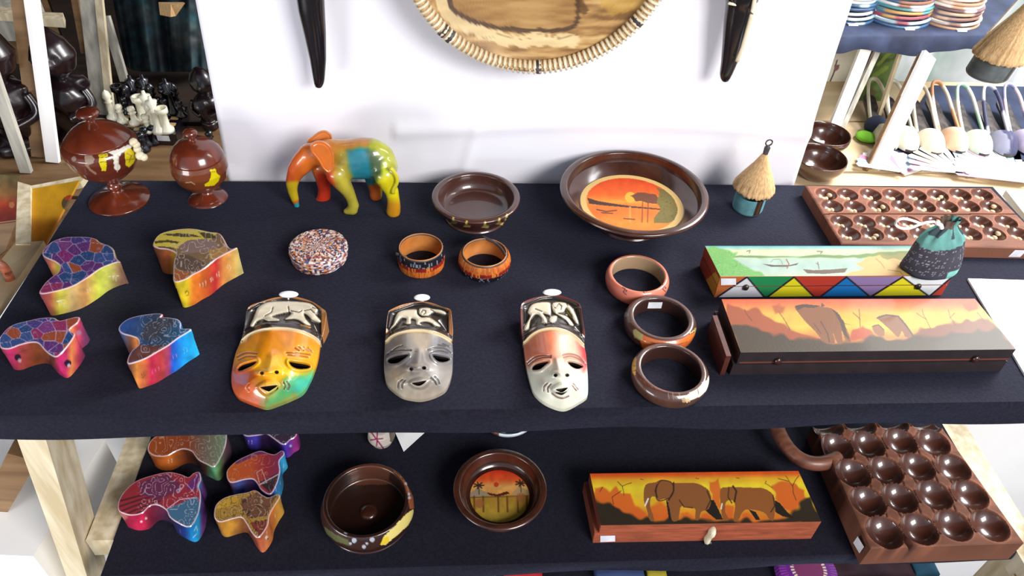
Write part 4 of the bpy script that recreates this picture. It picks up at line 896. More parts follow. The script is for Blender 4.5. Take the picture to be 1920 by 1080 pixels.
mask('red and white carved mask with a cream elephant on its hat, rightmost mask', M3, dict(
    out=[(75, 205), (130, 172), (220, 147), (320, 135), (400, 148), (480, 180), (532, 215), (546, 290), (560, 380), (570, 450), (564, 530), (576, 600), (586, 700), (592, 800), (592, 900), (578, 934), (520, 972), (450, 1010), (400, 1022), (340, 1010), (260, 975), (200, 930), (163, 880), (138, 800), (113, 700), (98, 600), (88, 520), (76, 440), (68, 340), (66, 260)],
    arch=[(10, 560), (90, 515), (150, 455), (220, 415), (310, 400), (400, 415), (470, 450), (520, 490), (560, 532), (640, 590)],
    eyes=[[(158, 711), (180, 680), (230, 662), (287, 656), (255, 686), (220, 713), (175, 721)], [(435, 660), (490, 665), (540, 685), (547, 700), (510, 713), (465, 696)]],
    nos=[(340, 763), (430, 763)], bridge=(355, 640), mouth=[(340, 871), (390, 862), (438, 857), (410, 886), (386, 896), (356, 886)],
    lips=[(298, 866), (345, 835), (400, 812), (445, 848), (444, 882), (402, 912), (350, 908), (310, 892)],
    brows=[[(116, 668), (170, 625), (230, 608), (302, 612)], [(126, 684), (180, 642), (240, 626), (300, 627)], [(398, 606), (450, 598), (515, 615), (577, 672)], [(405, 624), (460, 614), (520, 637), (562, 668)]],
    cheeks=[[(272, 825), (250, 850), (246, 882)], [(475, 828), (500, 853), (516, 876)], [(302, 832), (280, 860), (280, 890)], [(468, 845), (485, 865), (500, 882)]],
    extra=[[(310, 902), (350, 932), (400, 942), (440, 926)]],
    gc=(96, 62, 50), face=face3, frame=[(84, 215), (220, 158), (320, 148), (470, 190), (520, 222), (545, 380), (545, 470), (470, 425), (310, 378), (200, 392), (92, 450)], hatrim=(110, 50, 42),
    animal=[[(120, 270), (150, 215), (210, 195), (290, 195), (302, 230), (302, 292), (270, 290), (240, 280), (268, 320), (272, 356), (230, 356), (230, 320), (200, 290), (170, 300), (142, 340), (132, 402), (100, 414), (94, 385), (115, 350), (140, 300)], [(314, 200), (400, 195), (450, 220), (482, 260), (502, 300), (520, 362), (492, 352), (440, 262), (420, 240), (402, 272), (352, 280), (420, 300), (462, 340), (482, 376), (450, 372), (415, 330), (350, 290), (318, 262)], [(288, 322), (320, 298), (352, 305), (340, 346), (298, 352)]],
    alines=[[(345, 225), (365, 205), (385, 225), (378, 250)], [(180, 245), (230, 265)], [(425, 205), (435, 220)], [(330, 235), (340, 240)]],
    hatspots=[([(412, 240), (440, 250), (475, 300), (470, 325), (430, 280)], (120, 104, 50))], tag=(312, 118), tagw=2))
# ------------------------------------------------------------------ long painted boxes
def longbox(label, qpx, zt, zb, lidh, lid_fn, face_fn, lidcols, basecols, over=0.0, gap=.0012, nu=420, nv=110, leftover=0.0):
    q = [P1(x, y, zt) for x, y in qpx]        # back-left, back-right, front-right, front-left
    cen = sum(q) / 4; o = empty('painted_box', (cen[0], cen[1], zb), label, 'box')
    dn = lambda p, z: np.array([p[0], p[1], z])
    zl = zt - lidh
    b = MB(); b.add(*grid(q[3], q[2], q[1], q[0], nu, nv)); nt = sum(len(v) for v in b.V)
    for a, c, n in ((q[3], q[2], nu), (q[2], q[1], 20), (q[1], q[0], 40), (q[0], q[3], 60)): b.add(*grid(dn(a, zl), dn(c, zl), c, a, n, 18))
    b.add(*grid(dn(q[3], zl), dn(q[2], zl), dn(q[1], zl), dn(q[0], zl), 2, 2))
    V = np.concatenate(b.V); col = np.concatenate([lid_fn(V[:nt]), face_fn(V[nt:], q)])
    lid = mesh('lid', V, b.F, 'paint_satin', o, col, sm='auto')
    ex = (q[2] - q[3]) / np.linalg.norm(q[2] - q[3]); ey = (q[0] - q[3]) / np.linalg.norm(q[0] - q[3])
    r = [q[0] - ex * leftover, q[1] + ex * over, q[2] + ex * over, q[3] - ex * leftover]
    zl2 = zl - gap; b = MB()
    for a, c, n in ((r[3], r[2], nu), (r[2], r[1], 20), (r[1], r[0], 40), (r[0], r[3], 60)): b.add(*grid(dn(a, zb), dn(c, zb), dn(c, zl2), dn(a, zl2), n, 20))
    b.add(*grid(dn(r[3], zl2), dn(r[2], zl2), dn(r[1], zl2), dn(r[0], zl2), 2, 2)); b.add(*grid(dn(r[3], zb), dn(r[2], zb), dn(r[1], zb), dn(r[0], zb), 2, 2))
    V = np.concatenate(b.V); base = mesh('base', V, b.F, 'paint_satin', o, face_fn(V, q), sm='auto')
    return o, q, lid, base
def onface(q, x, y, Yoff=-.001):               # world point on the front face under a photo pixel
    d = rays([(x, y)])[0]; n = np.cross(q[2] - q[3], [0, 0, 1.0]); t = ((q[3] - CAM) @ n) / (d @ n); return CAM + d * t * (1 + Yoff)
def sticker(par, q, pts, mat='paper_label', name='price_label'):
    c = [onface(q, *p) for p in pts]; nrm = np.cross(c[1] - c[0], c[3] - c[0]); nrm /= np.linalg.norm(nrm)
    if nrm[1] > 0: nrm = -nrm
    V = [p for p in c] + [p + nrm * .0004 for p in c]
    m = mesh(name, V, [(0, 1, 2, 3), (7, 6, 5, 4)] + [(i, (i + 1) % 4, 4 + (i + 1) % 4, 4 + i) for i in range(4)], mat, par, sm=False)
    return m
Zt = lambda pts: zz(pts, 1300, 380, 3.097)
W1_, K_ = (226, 228, 230), (30, 24, 30)
def lake_lid(V):
    P = proj(V); y = (P[:, 1] - 380) * 3.097; p = Pic(P, (0, 0, 0))
    p.blend(y, [(248, (84, 160, 172)), (262, (130, 180, 170)), (280, (206, 204, 160)), (305, (196, 206, 170)), (312, (150, 170, 120)), (322, (168, 190, 168)), (370, (158, 184, 174)), (430, (184, 196, 172))])
    p.vary(.07, .06); p.poly(Zt([(240, 312), (330, 306), (420, 312), (600, 316), (700, 300), (820, 304), (950, 306), (1050, 292), (1150, 282), (1250, 280), (1400, 300), (1400, 330), (1000, 322), (600, 318), (240, 320)]), (96, 128, 66), .9, 3, 1)
    p.poly(Zt([(1020, 318), (1150, 300), (1300, 300), (1520, 300), (1540, 440), (860, 440), (900, 415), (1000, 385), (940, 352)]), (206, 166, 98), .95, 6, 1); p.poly(Zt([(1050, 300), (1200, 288), (1300, 300), (1280, 330), (1120, 330)]), (130, 130, 60), .8, 8)
    p.poly(Zt([(60, 250), (170, 270), (250, 290), (240, 330), (280, 360), (360, 400), (430, 435), (140, 435)]), (104, 166, 84), .95, 7, 2); p.scrib(.2, (70, 130, 60), .5, .1, 5, 3, inpoly(P, Zt([(60, 250), (250, 290), (240, 330), (430, 435), (140, 435)])))
    p.scrib(.25, (150, 196, 100), .5, .1, 7, 3, inpoly(P, Zt([(60, 250), (250, 290), (240, 330), (430, 435), (140, 435)])))
    p.poly(Zt([(400, 355), (470, 362), (560, 362), (612, 350), (600, 362), (540, 372), (450, 372)]), (90, 70, 56)); p.line(Zt([(450, 345), (465, 330), (500, 328), (515, 345), (520, 375)]), .9, (120, 110, 96)); p.line(Zt([(540, 330), (555, 355), (545, 380)]), 2, (150, 76, 56))
    p.poly(Zt([(636, 386), (700, 392), (800, 388), (895, 380), (880, 405), (760, 414), (660, 410)]), (96, 80, 62)); p.line(Zt([(722, 345), (730, 385)]), 1.6, (110, 90, 70)); p.line(Zt([(712, 352), (728, 360)]), 1.2, (110, 90, 70))
    p.line(Zt([(310, 282), (330, 278), (325, 292)]), 2.2, (120, 130, 100)); p.line(Zt([(720, 282), (750, 284), (740, 294)]), 2.6, (120, 126, 100)); p.line(Zt([(1060, 325), (1090, 350), (1110, 380)]), 1.8, (160, 110, 60), .8); p.line(Zt([(1130, 390), (1200, 400), (1220, 425)]), 1.5, (150, 110, 66), .8)
    p.line(Zt([(60, 249), (1480, 249)]), 2, (50, 140, 170)); p.line(Zt([(140, 430), (1510, 426)]), 1.6, (190, 120, 60)); return p.c * .86
def lake_face(V, q):
    P = proj(V); p = Pic(P, (176, 96, 52))
    T3 = lambda a, b, c, col: p.poly(Zt([a, b, c]), col)
    T3((140, 552), (312, 430), (412, 552), (206, 206, 214)); p.poly(Zt([(312, 428), (585, 428), (430, 552), (410, 552)]), (34, 130, 76)); T3((430, 552), (585, 430), (702, 552), (214, 204, 32))
    p.poly(Zt([(585, 428), (890, 428), (735, 552), (702, 552)]), (176, 56, 42)); T3((735, 552), (890, 430), (1026, 552), (24, 108, 176)); p.poly(Zt([(890, 428), (1216, 428), (1035, 552), (1026, 552)]), (140, 116, 160))
    T3((1035, 552), (1216, 432), (1370, 552), (220, 208, 36)); p.poly(Zt([(1216, 428), (1510, 420), (1372, 552), (1366, 552)]), (222, 226, 226)); p.poly(Zt([(1375, 552), (1512, 424), (1486, 552)]), (176, 60, 46))
    zig = [(140, 548), (312, 432), (411, 548), (430, 548), (585, 432), (702, 548), (735, 548), (890, 432), (1028, 548), (1216, 432), (1370, 545), (1510, 425)]
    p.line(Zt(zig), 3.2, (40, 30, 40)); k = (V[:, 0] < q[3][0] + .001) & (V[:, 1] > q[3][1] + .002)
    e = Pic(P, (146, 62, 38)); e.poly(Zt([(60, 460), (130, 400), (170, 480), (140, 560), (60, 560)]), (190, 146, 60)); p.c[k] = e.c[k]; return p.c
o, q, lid, base = longbox('long box with a lake and canoes on the lid, coloured triangles along its front', [(1322, 461), (1746, 461), (1787, 516), (1351, 519)], T + .037, T, .017, lake_lid, lake_face, None, None)
sticker(lid, q, Zt([(160, 440), (248, 440), (248, 476), (160, 478)]))
for x, y in ((305, 490), (1305, 485)):
    c = onface(q, *Zt([(x, y)])[0]); mesh('latch', *blob(c + [0, -.001, 0], (.004, .003, .005), 12, 8), 'metal', base)
LAKEQ = q

def wild_lid(V):
    P = proj(V); y = (P[:, 1] - 380) * 3.097; p = Pic(P, (0, 0, 0))
    p.blend(y, [(556, (190, 76, 40)), (590, (206, 110, 52)), (640, (216, 170, 60)), (720, (214, 186, 60)), (780, (190, 130, 50))]); p.vary(.08, .05)
    p.poly(Zt([(200, 600), (330, 610), (420, 660), (470, 690), (560, 720), (640, 760), (760, 800), (740, 860), (300, 800), (200, 700)]), (150, 70, 36), .9, 12, 2, .05)
    p.poly(Zt([(930, 740), (980, 712), (1030, 740), (1060, 780), (900, 800)]), (170, 70, 36), .9, 8, 2); p.poly(Zt([(1280, 760), (1400, 710), (1500, 700), (1620, 690), (1700, 680), (1900, 860), (1200, 840)]), (110, 58, 38), .9, 12, 2)
    p.poly(Zt([(460, 600), (500, 585), (530, 610), (520, 650), (480, 645)]), (160, 80, 40), .8, 6, 2); p.poly(Zt([(1560, 580), (1640, 570), (1650, 620), (1600, 630)]), (160, 80, 40), .8, 6, 2)
    p.poly(Zt([(200, 690), (280, 720), (400, 740), (520, 780), (640, 800), (800, 812), (1000, 790), (1200, 790), (1320, 770), (1500, 770), (1780, 740), (1900, 880), (260, 900)]), (60, 50, 30), .97, 14, 3, .06)
    for l in ([(500, 640), (540, 700), (560, 740)], [(960, 620), (965, 720)], [(930, 640), (965, 680)], [(1330, 620), (1350, 680), (1375, 730)], [(1480, 620), (1490, 670), (1520, 710)], [(1300, 640), (1350, 680)], [(1520, 640), (1490, 670)], [(300, 620), (340, 690)], [(1650, 640), (1690, 700)]): p.line(Zt(l), 1.5, (90, 50, 30), .8, 3)
    el = (128, 82, 44)
    p.poly(Zt(smooth([(588, 602), (640, 592), (740, 604), (800, 614), (846, 650), (872, 700), (902, 760), (915, 808), (886, 800), (862, 745), (866, 814), (836, 812), (806, 745), (822, 815), (765, 812), (705, 745), (650, 690), (610, 640)], 3)), el); p.poly(Zt([(590, 600), (640, 588), (740, 598), (700, 612), (640, 608), (605, 625)]), (74, 50, 36)); p.poly(Zt([(745, 580), (765, 600), (740, 606)]), (90, 60, 40))
    p.poly(Zt([(800, 612), (840, 640), (880, 700), (925, 712), (880, 704), (890, 760), (915, 810), (870, 760), (850, 690), (820, 640)]), (70, 50, 36), .9); p.line(Zt([(740, 690), (780, 760), (790, 810)]), 2.4, (80, 54, 36)); p.line(Zt([(700, 700), (740, 760)]), 1.5, (80, 54, 36))
    p.poly(Zt(smooth([(1068, 665), (1120, 650), (1190, 660), (1232, 700), (1270, 772), (1232, 780), (1212, 745), (1190, 782), (1150, 745), (1100, 700)], 3)), el); p.line(Zt([(1068, 670), (1120, 652), (1190, 660), (1240, 720), (1275, 770)]), 3, (74, 50, 36))
    p.poly(Zt(smooth([(1038, 720), (1075, 708), (1108, 740), (1105, 775), (1060, 765)], 3)), (140, 92, 50)); p.line(Zt([(1038, 720), (1075, 708), (1108, 740)]), 1.5, (74, 50, 36)); return p.c * np.array([.84, .80, .84])
def wild_face(V, q):
    p = Pic(proj(V), (40, 32, 34)); p.vary(.15, .05); p.line(Zt([(270, 929), (1830, 908)]), 2.0, (126, 60, 44))
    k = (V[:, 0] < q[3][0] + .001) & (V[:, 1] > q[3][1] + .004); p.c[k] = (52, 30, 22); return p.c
o, q, lid, base = longbox('long dark box with elephants seen from behind under a yellow sky, beside the bangles', [(1353, 561), (1828, 560), (1905, 655), (1389, 661)], T + .040, T, .020, wild_lid, wild_face, None, None, leftover=.004)
bb = W1(1, 1, 1); r0, r3 = q[0], q[3]
e = q[2] - q[3]; e = e / np.linalg.norm(e)
qs = [tuple((r3 - e * .016)[:2]), tuple((r3 - e * .010)[:2]), tuple((r0 - e * .010 + (r3 - r0) * .25)[:2]), tuple((r0 - e * .016 + (r3 - r0) * .25)[:2])]
mesh('end_board', *slab(qs, T, T + .034), 'brown_wood', base, sm=False)
for x, y in ((488, 918), (1635, 905)):
    c = onface(q, *Zt([(x, y)])[0]); mesh('latch', *blob(c + [0, -.0015, 0], (.0045, .003, .0055), 12, 8), 'dark_wood', base)
for cx in ((1335, 1340)):
    pass
# middle shelf box
Zk = lambda pts: zz(pts, 1060, 780, 3.556)
def walk_lid(V):
    P = proj(V); y = (P[:, 1] - 780) * 3.556 - (P[:, 0] - 1100) * -.05; p = Pic(P, (0, 0, 0))
    p.blend(y, [(360, (196, 58, 20)), (400, (210, 84, 24)), (430, (220, 160, 40)), (480, (224, 200, 44)), (600, (222, 170, 40)), (700, (206, 110, 36))]); p.vary(.09, .05)
    OR = (206, 92, 34)
    p.poly(Zk([(190, 470), (240, 480), (290, 520), (330, 470), (360, 520), (430, 520), (470, 600), (520, 640), (560, 700), (260, 640), (200, 560)]), OR, .9, 12, 2, .06); p.poly(Zk([(560, 600), (640, 570), (700, 600), (700, 700), (560, 700)]), OR, .8, 8, 2); p.poly(Zk([(960, 440), (1030, 420), (1045, 520), (1040, 620), (990, 560), (960, 500)]), OR, .85, 8, 2)
    p.poly(Zk([(1380, 470), (1450, 450), (1540, 460), (1600, 490), (1600, 540), (1530, 640), (1450, 600), (1400, 540)]), OR, .9, 12, 2); p.poly(Zk([(1060, 600), (1110, 590), (1130, 640), (1100, 700), (1060, 690)]), OR, .8, 6, 2); p.poly(Zk([(1180, 650), (1220, 640), (1260, 690), (1180, 695)]), OR, .8, 4, 2); p.poly(Zk([(780, 650), (820, 640), (860, 690), (780, 700)]), OR, .7, 5, 2); p.poly(Zk([(910, 650), (950, 645), (1000, 690), (900, 700)]), OR, .8, 4, 2)
    p.poly(Zk([(200, 560), (280, 580), (350, 620), (450, 665), (560, 690), (700, 690), (1000, 690), (1300, 695), (1500, 670), (1560, 620), (1600, 540), (1640, 530), (1730, 720), (200, 760)]), (40, 34, 24), .97, 12, 3, .07)
    for l in ([(390, 530), (385, 470), (440, 445)], [(385, 470), (350, 440)], [(320, 590), (310, 540), (370, 500)], [(1540, 560), (1510, 470), (1470, 400)], [(1510, 470), (1560, 400)], [(1490, 440), (1420, 420)], [(230, 500), (250, 470)], [(1340, 430), (1330, 450), (1380, 480)]): p.line(Zk(l), 1.3, (80, 40, 24), .85, 3)
    for l in ([(870, 415), (890, 418)], [(1140, 412), (1160, 415)], [(500, 420), (520, 425)]): p.line(Zk(l), 1.2, (90, 50, 30))
    el = (136, 84, 44); dk = (36, 28, 24)
    p.poly(Zk([(945, 560), (990, 560), (1020, 620), (1052, 690), (1005, 690), (955, 650), (925, 620)]), dk); p.poly(Zk([(1395, 560), (1430, 580), (1480, 640), (1530, 685), (1450, 670), (1400, 640)]), dk); p.poly(Zk([(1220, 620), (1270, 640), (1300, 692), (1270, 692)]), dk); p.poly(Zk([(670, 550), (700, 600), (712, 696), (690, 690)]), dk)
    p.poly(Zk(smooth([(722, 448), (850, 445), (920, 468), (962, 505), (972, 560), (955, 620), (905, 640), (892, 690), (866, 690), (868, 632), (850, 612), (775, 602), (762, 645), (750, 696), (712, 696), (692, 605), (672, 552), (625, 562), (602, 540), (572, 542), (566, 600), (592, 692), (562, 692), (538, 605), (522, 550), (534, 460), (600, 442), (640, 424), (700, 436)], 3)), el)
    p.line(Zk(smooth([(612, 470), (640, 430), (702, 440), (722, 480), (712, 530), (680, 552), (630, 566), (606, 545)], 3)), 1.8, (70, 44, 30)); p.line(Zk([(722, 445), (722, 500), (690, 560)]), 3, (60, 38, 28)); p.line(Zk([(612, 460), (600, 500), (612, 540)]), 3, (60, 38, 28)); p.line(Zk([(760, 560), (790, 605), (850, 612)]), 2, (60, 40, 28)); p.line(Zk([(945, 500), (970, 560), (940, 620)]), 2.2, (60, 40, 28))
    p.line(Zk([(552, 552), (532, 598)]), 3, (226, 222, 210))
    p.poly(Zk(smooth([(1128, 474), (1250, 478), (1320, 482), (1382, 520), (1398, 580), (1390, 690), (1362, 690), (1322, 642), (1220, 622), (1182, 640), (1152, 696), (1122, 696), (1132, 600), (1112, 562), (1072, 572), (1066, 640), (1092, 690), (1052, 690), (1036, 600), (1034, 490), (1080, 474)], 3)), (140, 84, 40))
    p.line(Zk([(1118, 468), (1140, 500), (1128, 570)]), 3.4, (60, 38, 28)); p.line(Zk([(1090, 480), (1085, 540), (1110, 580)]), 2.2, (70, 44, 30)); p.line(Zk([(1045, 585), (1038, 620)]), 2.6, (222, 216, 200)); p.line(Zk([(1385, 530), (1395, 600), (1370, 640)]), 2, (60, 40, 28)); return p.c
def walk_face(V, q):
    P = proj(V); p = Pic(P, (150, 78, 54)); st = fbm(np.stack([P[:, 0] * .3, P[:, 1] * 3], 1), .1, 4, 4); p.c = p.c * (.8 + .45 * st)[:, None]
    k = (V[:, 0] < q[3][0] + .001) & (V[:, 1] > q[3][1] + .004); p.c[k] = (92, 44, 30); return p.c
o, q, lid, base = longbox('long box with two walking elephants on its lid and a cream clasp, middle shelf', [(1106, 888), (1497, 883), (1540, 978), (1127, 985)], L + .047, L, .020, walk_lid, walk_face, None, None, leftover=.006)
sticker(base, [q[0], q[1], q[2], q[3]], Zk([(233, 799), (332, 797), (332, 835), (233, 839)]), 'paper_label')
c1, c2 = onface(q, *Zk([(988, 738)])[0]), onface(q, *Zk([(930, 828)])[0])
tt = np.linspace(0, 1, 9); pts = [c1 + (c2 - c1) * t + [0, -.0035, 0] for t in tt]; rad = [.0045, .0072, .0078, .0068, .0058, .0062, .0070, .0062, .0030]
clasp = mesh('clasp', *tube(pts, rad, 14, False, .6), 'cream_bone', lid)
cc = onface(q, *Zk([(968, 758)])[0]); mesh('clasp_hole', *blob(cc + [0, -.0075, 0], (.0028, .001, .0014), 10, 6), 'dark_wood', clasp)
cc = onface(q, *Zk([(958, 812)])[0]); mesh('peg', *blob(cc + [0, -.0085, 0], (.0018, .0016, .0028), 10, 6), 'metal', base)

# ------------------------------------------------------------------ boards with cups
def cupboard(name, label, qpx, zt, zb, cups, depth, mat, step, nsub=1, flat=None, grooves=(), colr=((112, 70, 54), (92, 56, 44)), seams=()):
    q = np.array([P1(x, y, zt)[:2] for x, y in qpx]); cen = q.mean(0)
    o = empty(name, (cen[0], cen[1], zb), label, 'game board')
    out = resample([tuple(p) for p in q], step)
    v, f = cdt(out, step); h = np.zeros(len(v)); cu = np.zeros(len(v)); ringm = np.zeros(len(v))
    for (x, y, r) in cups:
        d = np.hypot(v[:, 0] - x, v[:, 1] - y) / r; k = d < 1
        h = np.where(k, -depth * np.clip(1 - d ** 2.2, 0, 1) ** .8, h); cu = np.maximum(cu, np.clip((1 - d) * 12, 0, 1)); ringm = np.maximum(ringm, np.exp(-((d - 1.05) / .06) ** 2))
    for l, w, dp in grooves:
        d = dline(v, l); k = (cu < .05); h -= k * dp * np.exp(-(d / w) ** 2)
    for l in seams: h -= (cu < .05) * .006 * (dline(v, l) < .0011)
    d = dline(v, out, True); h -= .0015 * (1 - np.clip(d / .003, 0, 1)) ** 2
    V = np.column_stack([v, zt + h]); P2 = v * 1000
    g = fbm(np.stack([P2[:, 0] * .15, P2[:, 1]], 1), .12, 5, 4)
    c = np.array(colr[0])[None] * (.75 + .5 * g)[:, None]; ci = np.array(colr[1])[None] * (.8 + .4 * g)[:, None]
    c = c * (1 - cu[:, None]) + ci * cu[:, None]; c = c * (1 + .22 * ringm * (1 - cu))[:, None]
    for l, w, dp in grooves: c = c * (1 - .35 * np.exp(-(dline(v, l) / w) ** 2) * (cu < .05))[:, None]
    dr = boundary(f); idx = {}; B = []; cB = []; Fw = []; n0 = len(V)
    for a, b in dr:
        for k in (a, b):
            if k not in idx: idx[k] = len(B); B.append((V[k][0], V[k][1], zb)); cB.append(np.array(colr[0]) * 1.05)
        Fw.append((b, a, n0 + idx[a], n0 + idx[b]))
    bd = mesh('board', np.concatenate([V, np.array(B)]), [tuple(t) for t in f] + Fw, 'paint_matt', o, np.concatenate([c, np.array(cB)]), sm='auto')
    bd.data.materials.append(MATS['paint_gloss']); inc = (cu[f].min(1) > .5); mi = np.zeros(len(bd.data.polygons), int); mi[:len(inc)] = inc; bd.data.polygons.foreach_set('material_index', mi)
    return o, V
# upper hinged board with seeds in every cup
uq = [(1510, 347), (1858, 352), (1970, 466), (1578, 457)]
quad = [P1(x, y, T + .020)[:2] for x, y in uq]
def bil(u, v): return quad[0] * (1 - u) * (1 - v) + quad[1] * u * (1 - v) + quad[2] * u * v + quad[3] * (1 - u) * v
cups = []
ccen = {}
Zm = lambda x, y: (1480 + x / 4.364, 300 + y / 4.364)
rows = [[(312, 280), (486, 284), (676, 284), (860, 288), (1046, 288), (1226, 290), (1410, 284), (1588, 284)], [(362, 380), (545, 384), (742, 382), (932, 380), (1118, 380), (1302, 382), (1480, 378), (1660, 384)],
        [(438, 506), (625, 508), (808, 510), (1000, 512), (1195, 512), (1390, 508), (1580, 508), (1786, 508)], [(502, 606), (690, 606), (880, 608), (1090, 608), (1290, 610), (1494, 606), (1690, 606), (1890, 606)]]
for r in rows:
    for x, y in r:
        p = P1(*Zm(x, y), T + .020); cups.append((p[0] - .0015, p[1] + .0015, .0166))
seam = [bil(0, .5), bil(1, .5)]
sp = P1(*Zm(280, 441), T + .02)[:2], P1(*Zm(1800, 443), T + .02)[:2]
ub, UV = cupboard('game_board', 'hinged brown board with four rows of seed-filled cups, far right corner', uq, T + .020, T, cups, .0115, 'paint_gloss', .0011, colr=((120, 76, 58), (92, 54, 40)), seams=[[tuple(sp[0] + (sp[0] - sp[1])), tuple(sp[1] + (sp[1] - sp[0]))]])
for x, y in ((1480 + 1800 / 4.364, 300 + 708 / 4.364),):
    a = P1(x - 12, y + 6, T + .004); b_ = P1(x + 12, y + 6, T + .004)
    fq = quad[3], quad[2]; yy = lambda x_: fq[0][1] + (fq[1][1] - fq[0][1]) * (x_ - fq[0][0]) / (fq[1][0] - fq[0][0]) - .0006
    mesh('price_label', [(a[0], yy(a[0]), T + .003), (b_[0] - .002, yy(b_[0]), T + .003), (b_[0] + .002, yy(b_[0]), T + .016), (a[0] + .004, yy(a[0]), T + .016)], [(0, 1, 2, 3)], 'paper_label', ub, sm=False)
sd = None; names = ['back row', 'second row', 'third row', 'front row']; k = 0
for i, (x, y, r) in enumerate(cups):
    row = i // 8
    for j in range(2 + (i % 5 == 0)):
        t = random.uniform(0, 6.28) if j else 0; dx = (-.0045 + .007 * j) + random.uniform(-.0012, .0012); dy = random.uniform(-.003, .002) - .002 + (.006 if j == 2 else 0)
        dd = math.hypot(dx, dy) / r; zf = T + .020 - .0115 * (1 - dd ** 2.2) ** .8
        loc = (x + dx, y + dy, zf)
        if sd is None:
            sd = mesh('seed', *blob((0, 0, .0032), (.0046, .0036, .0034), 10, 7), 'seed', origin=(0, 0, 0)); sd.location = Vector(loc); tgt = sd
        else: tgt = sd.copy(); COL.objects.link(tgt); tgt.location = Vector(loc)
        tgt.rotation_euler = (0, 0, t)
        tag(tgt, 'small pale seed lying in a cup of the board\'s ' + names[row], 'seed', 'seeds in the ' + names[row] + ' of cups')

# middle shelf board
ZL = lambda x, y: (1420 + x / 3.6, 780 + y / 3.6)
zt = L + .045
lc = [[(470, 52), (690, 40), (910, 28), (1130, 30)], [(540, 205), (748, 190), (968, 168), (1185, 175)], [(650, 382), (868, 362), (1082, 338), (1320, 345)], [(748, 572), (962, 548), (1196, 528), (1436, 526)], [(862, 778), (1096, 756), (1324, 732), (1572, 734)]]
cw = [[P1(*ZL(x, y), zt) for x, y in r] for r in lc]
cups = [(p[0], p[1], .0262) for r in cw for p in r]
gv = []
for i in range(5):
    for j in range(4):
        p = cw[i][j]
        if j < 3: a = cw[i][j + 1]; m_ = (p + a) / 2; gv.append(([(m_[0], m_[1] - .010), (m_[0], m_[1] + .010)], .0016, .003))
        if i < 4: a = cw[i + 1][j]; m_ = (p + a) / 2; gv.append(([(m_[0] - .010, m_[1]), (m_[0] + .010, m_[1])], .0016, .003))
for i in range(4):
    for j in range(3):
        m_ = (cw[i][j] + cw[i + 1][j] + cw[i][j + 1] + cw[i + 1][j + 1]) / 4
        for sx in (-1, 1): gv.append(([(m_[0] + sx * .011, m_[1] - .009), (m_[0] + sx * .009, m_[1] + .009)], .0013, .0022))
n1, n2 = P1(*ZL(985, 800), zt), P1(*ZL(1068, 900), zt); gv.append(([tuple(n1[:2]), tuple(n2[:2])], .0045, .014))
lq = [(1528, 790), (1756, 786), (1921, 1018), (1633, 1028)]
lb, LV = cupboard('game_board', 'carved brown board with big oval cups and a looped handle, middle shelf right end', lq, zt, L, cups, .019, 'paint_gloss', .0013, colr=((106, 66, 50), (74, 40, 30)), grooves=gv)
hp = [P1(x, y, L + .034) for x, y in ((1452, 780), (1458, 806), (1474, 836), (1496, 858), (1520, 868), (1545, 868), (1572, 858))]
mesh('loop_handle', *tube(resample(smooth(hp, 6, False), .004, False), .0115, 14), 'carved_wood', lb)
a, b_ = P1(1612, 1002, zt - .004), P1(1624, 1022, zt - .004)
mesh('price_label', [(a[0] - .0012, a[1], L + .018), (b_[0] - .0012, b_[1], L + .018), (b_[0] - .0012, b_[1], L + .036), (a[0] - .0012, a[1], L + .036)], [(0, 1, 2, 3)], 'paper_label', lb, sm=False)

# ------------------------------------------------------------------ drawstring bag
zb = T + .037; B0 = P1(1741, 506, zb); s_ = mpp(B0)
bag = empty('drawstring_bag', B0, 'small teal and dark dotted drawstring bag standing on the lake box', 'bag')
ztop = zsolve(B0, 413) ; nz, sg = 60, 160; V = []; prof = [(0, 54), (.04, 57), (.15, 56), (.3, 52), (.5, 46), (.65, 40), (.76, 31), (.84, 20), (.9, 15), (.95, 17), (1, 19)]
for i in range(nz + 1):
    t = i / nz; r = np.interp(t, [a for a, _ in prof], [b for _, b in prof]) * s_ * .97
    a = np.arange(sg) * 2 * math.pi / sg; f = np.clip((t - .45) / .4, 0, 1)
    rr = r * (1 + .12 * f * np.sin(a * 9 + t * 3) + .05 * (1 - f) * np.sin(a * 3 + 1) * (1 - t) + .03 * np.sin(a * 5 - t * 9))
    V.append(np.stack([B0[0] + rr * np.cos(a) - .004 * t, B0[1] + rr * .55 * np.sin(a) + .004 * t, np.full(sg, zb + ztop * t)], 1))
V = np.concatenate(V); Fc = [(j * sg + i, j * sg + (i + 1) % sg, (j + 1) * sg + (i + 1) % sg, (j + 1) * sg + i) for j in range(nz) for i in range(sg)] + [tuple(range(sg))]
P = proj(V); tt = (V[:, 2] - zb) / ztop; p = Pic(P, (58, 56, 66)); ang = np.arctan2(V[:, 1] - B0[1], V[:, 0] - B0[0])
p.mask(tt > .56 + .04 * np.cos(ang), (96, 150, 144)); p.mask((tt > .72) & (np.sin(ang * 4 + 1) > .3), (52, 66, 72)); p.mask((tt > .86) & (V[:, 0] < B0[0]), (92, 76, 66)); p.mask((tt < .14) & (V[:, 0] > B0[0] + .014), (120, 190, 178)); p.vary(.12, .1)
gx = np.floor(ang * 22 + (np.floor(tt * 34) % 2) * .5); fx = np.abs(ang * 22 - np.floor(ang * 22) - .5); fy = np.abs(tt * 34 - np.floor(tt * 34) - .5)
p.mask((tt < .54) & (tt > .06) & (fx < .3) & (fy < .17) & (_hash(gx, np.floor(tt * 34), 3) > .72) & ~((tt < .14) & (V[:, 0] > B0[0] + .014)), (150, 150, 166))
mesh('bag_body', V, Fc, 'paint_matt', bag, p.c)
